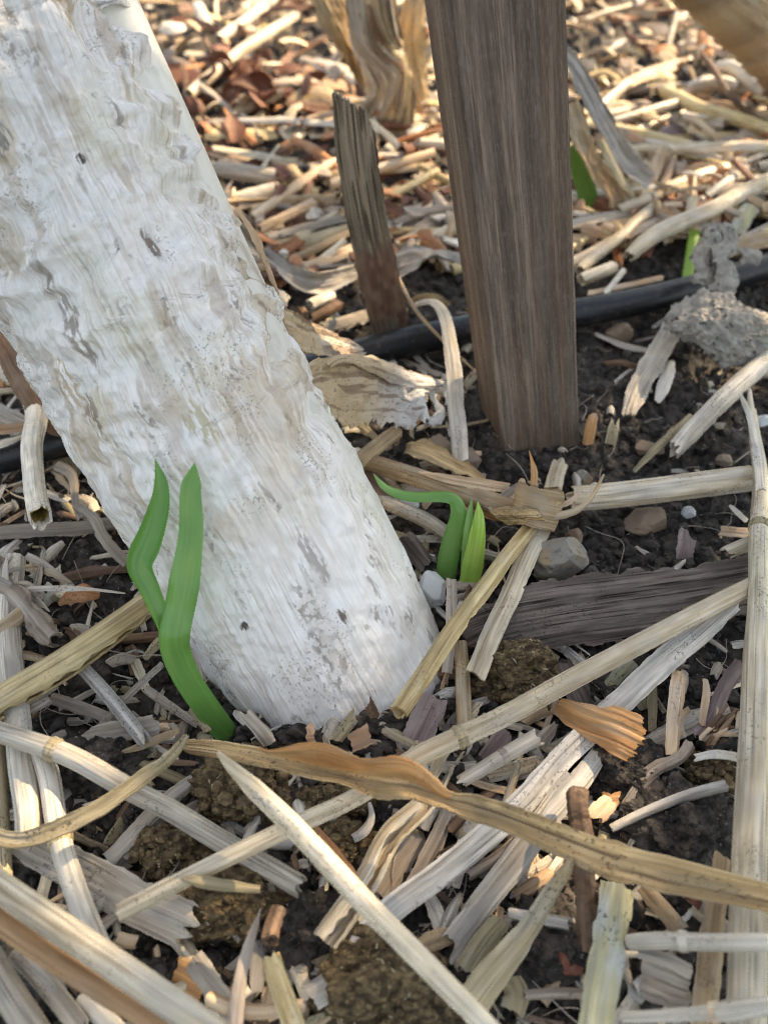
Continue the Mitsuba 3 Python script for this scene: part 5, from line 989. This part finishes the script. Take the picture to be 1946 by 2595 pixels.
# ------------------------------------------------------------------ straw and chips in the background, one by one
B = [
 ('background_straw', 'thick cream straw lying aslant beside the upper right edge of the leek stem', 'm_pale', [(-97.0,448.9,10.0,5.1), (-87.4,475.5,11.0,5.4), (-77.4,500.9,12.0,5.8), (-65.9,528.9,12.0,5.9), (-51.1,565.6,11.0,5.4)], 360),
 ('background_straw', 'second cream straw above the thick one near the top edge', 'm_white', [(-93.3,536.5,7.0,5.6), (-82.8,561.0,8.0,6.0), (-67.7,609.9,8.0,6.2)], 360),
 ('level_golden_strip', 'level olive-gold strip right of the leek stem in front of the red-brown flakes', 'm_gold', [(-85.1,417.3,5.0,6.6), (-68.3,414.9,6.0,7.0), (-50.1,419.2,5.0,6.3)], 60),
 ('needle_strip', 'thin red-brown sliver leaning in front of the level olive-gold strip', 'm_rust', [(-77.4,435.7,10.0,1.1), (-68.3,417.6,8.0,3.1), (-58.0,404.6,5.0,4.6)], 60),
 ('rounded_leaf', 'rounded pale brown dead leaf left of the thin stake', 'm_tan2', [(-48.9,445.9,6.0,2.5), (-39.3,452.6,9.0,12.3), (-29.5,452.6,9.0,14.0), (-22.1,450.0,6.0,7.4)], 60),
 ('twisted_white_strip', 'curled cream strip below the rounded dead leaf', 'm_pale', [(-51.4,435.9,6.0,4.0), (-46.5,417.6,8.0,5.4), (-43.1,412.6,7.0,6.2), (-39.9,423.2,8.0,7.1)], 120),
 ('torn_chip', 'torn orange-lit chip beside the leek stem in front of the golden strip', 'm_chip', [(-80.8,402.9,5.0,6.1), (-69.5,392.8,6.0,8.2), (-56.3,387.4,5.0,4.5)], 30),
 ('grey_tube_straw', 'thick grey straw end beside the leek stem, pointing right', 'm_grey', [(-75.2,375.9,7.0,6.8), (-62.7,371.0,8.0,6.8), (-52.5,367.3,8.0,6.7), (-44.0,366.4,7.0,6.7)], 350),
 ('curled_brown_leaf', 'curled brown leaf right of the thick grey straw end', 'm_tan2', [(-50.7,385.8,6.0,3.8), (-44.5,375.0,9.0,9.3), (-38.5,369.5,9.0,9.2), (-35.1,370.5,6.0,3.7)], 110),
 ('short_cream_straw', 'short cream straw end touching the leek stem', 'm_pale', [(-62.4,349.2,5.0,6.5), (-55.9,351.0,6.0,7.7), (-44.1,359.3,6.0,6.0)], 330),
 ('crossing_tan_straw', 'long tan straw crossing above the short cream straws left of the thin stake', 'm_tan3', [(-53.7,330.8,7.0,3.4), (-43.9,344.5,8.0,3.9), (-33.4,363.6,8.0,4.0), (-20.8,385.0,7.0,3.5)], 350),
 ('blunt_straw', 'tan straw with a blunt pale end left of the thin stake', 'm_chip', [(-50.5,321.7,7.0,3.6), (-41.0,330.1,8.0,4.0), (-27.4,343.2,8.0,4.2)], 350),
 ('parallel_strip', 'uppermost of the parallel pale strips running behind the thin stake', 'm_grey', [(-46.9,317.9,6.0,2.8), (-32.2,325.1,7.0,3.4), (-12.1,334.4,7.0,3.8), (4.1,343.5,6.0,3.5)], 60),
 ('parallel_strip', 'middle and broadest of the parallel strips running behind the thin stake', 'm_olive', [(-42.6,313.2,5.0,5.0), (-26.2,317.9,6.0,6.1), (-10.8,327.0,6.0,6.2), (9.3,335.8,5.0,5.2)], 50),
 ('parallel_strip', 'lowest tan strip of those running behind the thin stake', 'm_tan3', [(-32.6,296.8,6.0,3.7), (-22.0,300.2,7.0,4.5), (-9.3,311.2,7.0,4.6), (4.0,322.4,6.0,3.9)], 60),
 ('lit_straw', 'thin sunlit straw running from the thin stake up to the post', 'm_gold', [(-2.3,344.5,8.0,2.9), (7.7,352.5,9.0,3.3), (24.0,370.9,9.0,3.4)], 350),
 ('flat_wide_leaf', 'wide flat tan leaf strip between the thin stake and the post', 'm_grey2', [(-1.1,324.3,5.0,6.8), (8.6,332.8,6.0,8.6), (25.5,349.7,6.0,7.1)], 40),
 ('short_pale_piece', 'short pale straw lowest between the thin stake and the post', 'm_pale', [(3.3,313.2,5.0,3.3), (10.6,317.9,6.0,3.9), (17.6,325.8,6.0,3.4)], 330),
 ('short_pale_piece', 'short pale straw against the left side of the post', 'm_pale', [(9.4,313.2,5.0,3.7), (16.2,316.8,6.0,4.1), (25.5,324.7,6.0,4.0)], 330),
 ('white_bright_chip', 'bright white chip right of the thin stake top', 'm_white', [(0.9,397.6,5.0,4.5), (5.5,402.3,6.0,6.4), (10.2,408.2,5.0,4.6)], 20),
 ('white_bright_chip', 'bright cream chip above the bright white chip beside the post', 'm_white', [(9.5,415.5,5.0,3.1), (15.8,416.8,6.0,5.5), (22.3,424.8,5.0,4.0)], 20),
 ('white_end_straw', 'white hollow straw end right of the leek stem behind the papery sheath', 'm_white', [(-27.3,266.2,9.0,3.8), (-22.5,269.8,9.0,4.0), (-17.8,275.1,8.0,4.1)], 330),
 ('shaded_long_strip', 'long grey strip low behind the tube left of the thin stake foot', 'm_grey', [(-23.3,259.7,4.0,3.5), (-13.4,262.6,5.0,4.2), (-2.5,268.8,5.0,4.0)], 50),
 ('dark_back_straw', 'dark brown straw above the long grey strip behind the tube', 'm_brown', [(-26.3,261.7,5.0,3.5), (-20.5,266.4,6.0,4.0), (-14.7,272.7,6.0,3.6)], 200),
 ('mound_leaf', 'white rounded leaf piece against the torn edge of the leek stem', 'm_white', [(-42.3,276.5,8.0,3.1), (-36.8,269.4,11.0,5.5), (-32.3,266.2,9.0,4.5)], 90),
 ('knuckled_straw', 'level sunlit straw with a joint at the right, behind the dried leek leaves', 'm_pale', [(110.3,392.3,8.0,4.7), (121.5,391.4,9.0,5.0), (138.1,389.1,10.0,5.1), (155.9,391.1,10.0,5.1), (164.0,391.1,10.0,5.5), (176.6,391.4,9.0,5.2)], 360),
 ('ochre_straw', 'broad ochre straw sloping down to the right edge in the sunlit mulch', 'm_gold', [(139.9,461.1,8.0,5.2), (145.3,444.3,10.0,5.7), (156.1,426.3,11.0,5.9), (169.5,418.3,10.0,5.8), (179.1,409.2,9.0,5.4)], 330),
 ('white_arched_straw', 'bright white arched straw near the top right edge', 'm_white', [(174.3,490.8,8.0,6.1), (178.8,481.3,12.0,6.7), (183.1,463.8,12.0,7.1), (188.9,450.8,10.0,7.0)], 330),
 ('white_arched_straw', 'bright cream straw lying left of the white arched straw', 'm_white', [(151.8,463.7,7.0,5.2), (161.3,466.8,9.0,7.2), (172.4,466.8,9.0,7.2), (179.4,462.7,8.0,5.2)], 250),
 ('slim_white_straw', 'slim white straw touching the dried leek leaf, upper one of two', 'm_white', [(105.3,441.6,8.0,3.5), (113.6,453.4,9.0,3.9), (124.2,468.5,9.0,3.9)], 360),
 ('slim_white_straw', 'slim white straw touching the dried leek leaf, lower one of two', 'm_white', [(105.9,423.2,8.0,3.4), (120.4,429.8,9.0,3.7), (143.5,443.7,9.0,3.8)], 360),
 ('cream_chip', 'cream chip between the two slim white straws', 'm_chip', [(110.4,446.0,5.0,4.5), (116.7,446.7,6.0,8.3), (122.0,442.9,5.0,5.1)], 20),
 ('noded_brown_straw', 'grey-pink straw with a joint below the ochre straw', 'm_white2', [(143.0,431.7,7.0,5.2), (150.4,424.7,8.0,5.2), (161.5,420.3,8.0,4.9)], 360),
 ('dark_stalk', 'thin dark stalk crossing over the white arched straw', 'm_brown', [(162.1,482.1,18.0,2.6), (163.0,451.7,17.0,2.7), (167.1,429.3,14.0,2.7), (173.4,420.3,11.0,2.7), (179.8,414.5,8.0,2.7)], 360),
 ('tan_beam', 'long tan split strip near the top, above the slim white straws', 'm_tan3', [(120.3,470.5,7.0,5.3), (134.3,481.8,8.0,6.7), (155.3,500.1,8.0,6.9)], 60),
 ('amber_strip', 'amber strip behind the dried leek leaf near the post', 'm_gold', [(105.7,485.6,6.0,2.7), (113.7,487.2,8.0,3.8), (121.3,475.7,7.0,3.3)], 60),
 ('folded_pale_leaf', 'pinkish pale leaf piece below the ochre straw in the middle', 'm_purple3', [(126.9,407.8,6.0,7.2), (132.5,409.2,9.0,10.8), (140.3,409.7,7.0,8.4)], 50),
 ('pale_rod', 'pale straw rod running up to the right, left one of two above the tube', 'm_pale', [(71.3,289.2,8.0,3.8), (83.3,304.1,9.0,4.1), (95.8,319.0,10.0,4.2), (109.7,336.9,10.0,4.2)], 350),
 ('open_straw', 'thick pale straw with a torn open end pointing at the post, above the tube', 'm_pale', [(89.9,297.5,9.0,4.1), (99.0,306.3,11.0,5.9), (109.6,315.3,12.0,6.5), (121.6,323.5,12.0,6.4), (141.2,339.6,12.0,6.3), (162.2,356.7,12.0,6.0)], 330),
 ('stub_straw', 'short pale straw stub against the right side of the post above the tube', 'm_pale', [(69.9,283.0,8.0,4.2), (76.9,286.6,9.0,4.5), (85.5,293.7,8.0,4.3)], 350),
 ('cross_strip', 'thin pale strip leaning on the tube beside the post', 'm_white2', [(76.5,269.6,11.0,1.8), (82.3,278.9,11.0,2.0), (88.8,290.3,10.0,1.9)], 60),
 ('small_straw_above', 'short cream straw above the pale rod near the dried leek leaf', 'm_pale', [(93.3,334.9,9.0,3.7), (104.2,340.6,10.0,4.2), (112.7,346.2,10.0,4.0)], 350),
 ('small_straw_above', 'flat cream strip right of the short cream straw', 'm_pale', [(115.8,356.1,8.0,3.3), (126.0,361.1,9.0,4.4), (139.2,369.6,9.0,4.5), (160.4,384.4,8.0,3.4)], 60),
 ('upright_cream_stub', 'cream stub standing upright beside the green sprout', 'm_pale', [(121.8,332.6,16.0,3.9), (120.9,327.8,13.0,4.1), (120.0,323.1,10.0,3.9)], 200),
 ('level_thin_strip', 'thin cream strip between the pale rod and the upright cream stub', 'm_pale', [(111.9,338.9,9.0,2.1), (117.9,338.6,10.0,2.3), (124.1,338.0,10.0,2.1)], 60),
 ('parallel_rod', 'slim pale straw lying parallel above the torn open straw', 'm_white', [(127.0,340.4,9.0,3.2), (140.1,353.1,10.0,3.6), (156.0,371.1,10.0,3.3)], 350),
 ('blue_grey_strip', 'blue-grey mouldy strip at the right edge above the decayed leaf', 'm_mould', [(136.9,318.5,7.0,6.1), (142.6,328.2,9.0,6.7), (151.6,343.3,9.0,6.4), (163.4,364.0,8.0,6.1)], 60),
 ('tan_wood_block', 'split tan wood piece at the right edge behind the decayed leaf', 'm_tan2', [(129.4,304.9,8.0,5.9), (136.6,306.1,10.0,6.9), (151.0,313.8,9.0,7.0)], 30),
 ('white_right_straw', 'white straw at the right edge just above the tube', 'm_white', [(137.5,294.7,9.0,3.4), (142.1,297.5,9.0,3.4), (149.7,302.0,8.0,3.4)], 340),
 ('brown_hanging_stalk', 'short brown stalk hanging in front of the pale rod', 'm_tan', [(106.9,337.4,16.0,1.2), (107.2,331.6,14.0,1.5), (108.9,327.5,9.0,1.3)], 360),
 ('low_thin_strip', 'thin tan strip along the upper side of the tube right of the post', 'm_tan3', [(69.8,272.1,10.0,1.8), (82.9,276.3,10.0,2.0), (102.1,284.8,9.0,1.7)], 60),
 ('red_flake_stalk', 'pale strip standing between the red flakes near the top left', 'm_white2', [(-113.8,596.5,10.0,6.1), (-106.9,575.3,9.0,6.9), (-101.9,561.4,7.0,5.8)], 60),
 ('white_lit_flake', 'white sunlit flake right of the red-brown flakes', 'm_white', [(-39.2,505.7,7.0,5.4), (-26.0,490.4,9.0,9.6), (-11.8,475.3,7.0,6.8)], 50),
 ('white_lit_flake', 'white sunlit flake beside the leek stem at the top', 'm_white', [(-129.8,554.9,9.0,6.7), (-121.5,551.7,10.0,10.5), (-114.7,561.0,8.0,7.7)], 50),
]
for (nm, lab, m_, pp, cu) in B:
    add(nm, blade(pp, cu, .6 if cu > 30 else 1.5, rib=.15, rag=(2, 2), erag=.08 if cu < 300 else 0, wav=.8, crump=.25, crsc=7, m=22 if cu > 180 else 14, n=40), m_, lab, 'straw' if cu > 180 else ('leaf' if 'leaf' in lab else ('wood chip' if 'chip' in lab or 'wood' in lab else 'straw')))

# ------------------------------------------------------------------ scattered pieces
rng = np.random.default_rng(11)


def far_piece(i, key_mat):
    y = 262 + 560 * rng.random() ** 1.25
    x = (rng.random() - .5) * 2 * (55 + y * .50)
    y += 34 + .22 * x if y < 330 else 0
    a = rng.uniform(0, math.pi)
    big = rng.random() < .35
    L = rng.uniform(14, 46) if big else rng.uniform(8, 24)
    W = rng.uniform(2, 5.5) if big else rng.uniform(1.5, 9)
    z = hz(x, y) + rng.uniform(1, 7)
    dz = rng.normal() * .26
    d = np.array([math.cos(a), math.sin(a), dz]) * L / 2
    c = np.array([x, y, z + 2])
    bow = rng.uniform(0, 2.5)
    cu = rng.choice([15, 30, 50, 110, 330] if big else [10, 15, 25, 60])
    return blade([(*(c - d), W * .7), (*(c + [0, 0, bow]), W), (*(c + d), W * rng.uniform(.3, .9))], float(cu), .5 if cu > 45 else 1.1, n=9, m=8, rib=.15, erag=.32, rag=(4, 4), twist=float(rng.normal() * 38), crump=.45, crsc=5), y


FM = ['m_redbark', 'm_lilac', 'm_tan2', 'm_chip', 'm_chip', 'm_pale', 'm_white', 'm_tan2', 'm_tan3', 'm_rust', 'm_redbark', 'm_chip2', 'm_lilac', 'm_gold']
NAMES = {'m_chip': ('mulch_chip', 'pale wood chip', 'wood chip'), 'm_chip2': ('mulch_chip', 'pinkish wood chip', 'wood chip'), 'm_pale': ('mulch_straw', 'cream straw piece', 'straw'), 'm_white': ('mulch_straw', 'white straw piece', 'straw'),
         'm_tan2': ('mulch_flake', 'tan flake', 'wood chip'), 'm_tan3': ('mulch_flake', 'light brown flake', 'wood chip'), 'm_rust': ('rust_flake', 'rust-orange flake', 'wood chip'), 'm_redbark': ('bark_flake', 'dark red-brown bark flake', 'bark'), 'm_lilac': ('grey_flake', 'grey-brown flake', 'wood chip'), 'm_gold': ('mulch_straw', 'golden straw piece', 'straw')}
rest = {}
pieces = []
for i in range(2600):
    g, y = far_piece(i, None)
    left = g[0][:, 0].mean() < 20 + .0 * y
    m_ = FM[rng.integers(len(FM))]
    if left and y < 520 and rng.random() < .45:
        m_ = ['m_redbark', 'm_brown', 'm_redbark', 'm_rust', 'm_lilac'][rng.integers(5)]
    if m_ == 'm_brown':
        m_ = 'm_redbark'
    pieces.append((y, g, m_))
# those that show largest become things of their own
size = np.array([np.ptp(g[0][:, :2], axis=0).max() * (abs(g[0][:, 0].mean()) < 25 + y * .42) / y for y, g, m_ in pieces])
own = set(np.argsort(-size)[:230].tolist())
for i, (y, g, m_) in enumerate(pieces):
    if i in own:
        nm, lab, ct = NAMES[m_]
        add(nm, g, m_, f'{lab} lying among the mulch behind the post and the leek stem', ct, f'{lab}s in the mulch behind')
    else:
        rest.setdefault(m_, []).append(g)
allg = {}
for m_, gs in rest.items():
    k = 'mulch__' + {'m_chip': 'pale_chips', 'm_chip2': 'pink_chips', 'm_pale': 'cream_straw', 'm_white': 'white_straw', 'm_tan2': 'tan_flakes', 'm_tan3': 'brown_flakes', 'm_rust': 'rust_flakes', 'm_redbark': 'bark_flakes', 'm_lilac': 'grey_flakes', 'm_gold': 'golden_straw'}[m_]
    v, f, uv = join(gs)
    scene[k] = mikit.ply((v / 1000, f), ALIAS.get(m_, m_), smooth=True, uv=uv)
    labels[k] = {'kind': 'stuff'}
labels['mulch'] = {'label': 'loose mass of small wood chips and bark flakes covering the ground behind', 'category': 'mulch', 'kind': 'stuff'}

# red-brown flakes heaped right of the leek stem (cone scales / bark)
for i in range(34):
    p = np.array((-74.6,467.9,4.0,0.1))[:3] + np.array([rng.normal() * 17, rng.normal() * 22, rng.uniform(0, 9)])
    n_ = rng.normal(size=3) * [1, 1, .5]; n_ /= np.linalg.norm(n_)
    L = rng.uniform(10, 18)
    add('red_bark_scale', blade([(*(p - n_ * L / 2), 5), (*(p + [0, 0, 1]), rng.uniform(9, 15)), (*(p + n_ * L / 2), 4)], float(rng.choice([60, 100, 140])), .7, n=12, m=12, rib=.1, erag=.12, up=rng.normal(size=3)), 'm_redbark', 'curved red-brown bark scale in the heap right of the leek stem', 'bark', 'red-brown bark scales in the heap beside the leek stem')

# longer stalks lying crosswise behind the stake, all leaning the same way
for i in range(84):
    y = rng.uniform(292, 440) if i < 46 else rng.uniform(380, 620); x = rng.uniform(-40, 190) if i < 46 else rng.uniform(-60, 300)
    a = math.radians(rng.normal() * (16 if i < 46 else 40) + 28); L = rng.uniform(34, 80); W = rng.uniform(2.6, 4.8)
    d = np.array([math.cos(a), math.sin(a), rng.normal() * .05]) * L / 2
    c = np.array([x, y, hz(x, y) + rng.uniform(3, 9)])
    m_ = ['m_pale', 'm_white', 'm_chip', 'm_grey', 'm_tan', 'm_gold'][rng.integers(6)]
    add('mulch_stalk', blade([(*(c - d), W), (*(c + [0, 0, rng.uniform(0, 2)]), W), (*(c + d), W * .9)], float(rng.choice([345, 345, 70, 40])), .5, n=20, m=14, rib=.15, rag=(2, 3), erag=.06, wav=1.2), m_, 'long straw stalk lying slantwise in the mulch beyond the tube', 'straw', 'long slanting straw stalks in the mulch behind')

# small straw fragments on the soil in front
frag_own, frag_rest = 0, {}
NM = ['m_grey', 'm_lilac', 'm_white', 'm_tan3', 'm_olive2', 'm_brown2', 'm_strip', 'm_pale']
FN = {'m_grey': 'grey', 'm_lilac': 'grey-brown', 'm_white': 'whitish', 'm_tan3': 'light tan', 'm_olive2': 'olive-tan', 'm_brown2': 'dark brown', 'm_strip': 'silvery grey', 'm_pale': 'cream'}
FR = []
OPEN = [(np.array((87.3,208.0,0,0.1))[:2], 62), (np.array((67.5,191.9,0,0.1))[:2], 40), (np.array((65.7,163.5,0,0.1))[:2], 40)]
for i in range(1750):
    y = 28 + 250 * rng.random()
    x = (rng.random() - .5) * 2 * (38 + y * .44)
    if any(np.hypot(*(np.array([x, y]) - c)) < r for c, r in OPEN) and rng.random() < .88:
        continue
    a = rng.uniform(0, math.pi)
    L = rng.choice([rng.uniform(3, 9), rng.uniform(5, 14), rng.uniform(10, 26)])
    W = rng.uniform(.5, 3.4)
    z = hz(x, y) + rng.uniform(.6, 2.2)
    d = np.array([math.cos(a), math.sin(a), rng.normal() * .10]) * L / 2
    c = np.array([x, y, z])
    g = blade([(*(c - d), W * .8), (*(c + [rng.normal() * L * .06, rng.normal() * L * .06, rng.uniform(0, 1.4)]), W), (*(c + d), W * rng.uniform(.3, 1))], float(rng.choice([20, 50, 90, 200])), .35, n=10, m=7, rib=.1, erag=.2, rag=(1.5, 1.5), twist=float(rng.normal() * 20))
    FR.append((L * W / (y + 60), g, NM[rng.integers(len(NM))]))
order = np.argsort([-q[0] for q in FR])
for r_, i in enumerate(order):
    _, g, m_ = FR[i]
    if r_ < 240:
        add('straw_fragment', g, m_, f'small {FN[m_]} straw fragment lying on the dark soil among the larger straws', 'straw', f'{FN[m_]} straw fragments on the soil in front')
    else:
        frag_rest.setdefault(m_, []).append(g)
labels['straw_litter'] = {'label': 'litter of tiny straw bits strewn over the dark soil in front', 'category': 'litter', 'kind': 'stuff'}
for m_, gs in frag_rest.items():
    k = 'straw_litter__' + FN[m_].replace('-', '_').replace(' ', '_') + '_bits'
    v, f, uv = join(gs)
    scene[k] = mikit.ply((v / 1000, f), ALIAS.get(m_, m_), smooth=True, uv=uv)
    labels[k] = {'kind': 'stuff'}

# fine curved root hairs and fibres
fs = []
for i in range(420):
    y = 30 + 240 * rng.random() ** 1.2
    x = (rng.random() - .5) * 2 * (36 + y * .44)
    a = rng.uniform(0, 2 * math.pi); L = rng.uniform(5, 22)
    p = np.array([x, y, hz(x, y) + 1.5]); pts = []
    for k in range(5):
        pts.append((*p, rng.uniform(.12, .30)))
        a += rng.normal() * .5
        p = p + np.array([math.cos(a), math.sin(a), rng.normal() * .22]) * L / 4
    fs.append(blade(pts, 350, .05, n=14, m=5, rib=0, erag=0, rag=(0, 0), seed=int(rng.integers(1, 400))))
v, f, uv = join(fs)
add('root_hairs', (v, f, uv), 'm_grey', 'fine pale root hairs and fibres strewn over the soil', 'root', kind='stuff')

# loose soil crumbs
base = [lump((0, 0, 0), 1, .55, 1.9, 1, 100 + k, (1.1, .85, .7), 1)[0] for k in range(14)]
fc = np.array(trimesh.creation.icosphere(subdivisions=1).faces)
V, Fc = [], []
foot = np.array([(-44.8,118.0,0,0.1), (-36.4,108.0,0,0.1), (-29.4,102.6,0,0.1), (-19.8,100.5,0,0.1), (-9.4,102.0,0,0.1), (2.2,103.8,0,0.1), (13.0,109.2,0,0.1)])[:, :2]
for i in range(900):
    f_ = rng.random() * 5.999
    k_ = int(f_)
    xy = foot[k_] + (foot[k_ + 1] - foot[k_]) * (f_ - k_) + rng.normal(size=2) * [1.8, 1.4]
    r = .5 + 2.1 * rng.random() ** 2.5
    q = base[i % 14] * r + [xy[0], xy[1], hz(*xy) + r * .3 + rng.random() ** 2 * 2.5]
    Fc.append(fc + len(V) * len(q)); V.append(q)
for i in range(12000):
    y = 28 + 330 * rng.random() ** 1.2
    x = (rng.random() - .5) * 2 * (40 + y * .46)
    r = .4 + 2.3 * rng.random() ** 3.5
    an = rng.uniform(0, 6.28); c_, s_ = math.cos(an), math.sin(an)
    q = base[i % 14] @ np.array([[c_, s_, 0], [-s_, c_, 0], [0, 0, 1]]) * r + [x, y, hz(x, y) + r * .35]
    Fc.append(fc + len(V) * len(q)); V.append(q)
add('soil_crumbs', (np.vstack(V), np.vstack(Fc)), 'm_soil', 'loose crumbs of dark soil between the straws', 'soil', kind='stuff', smooth=False)
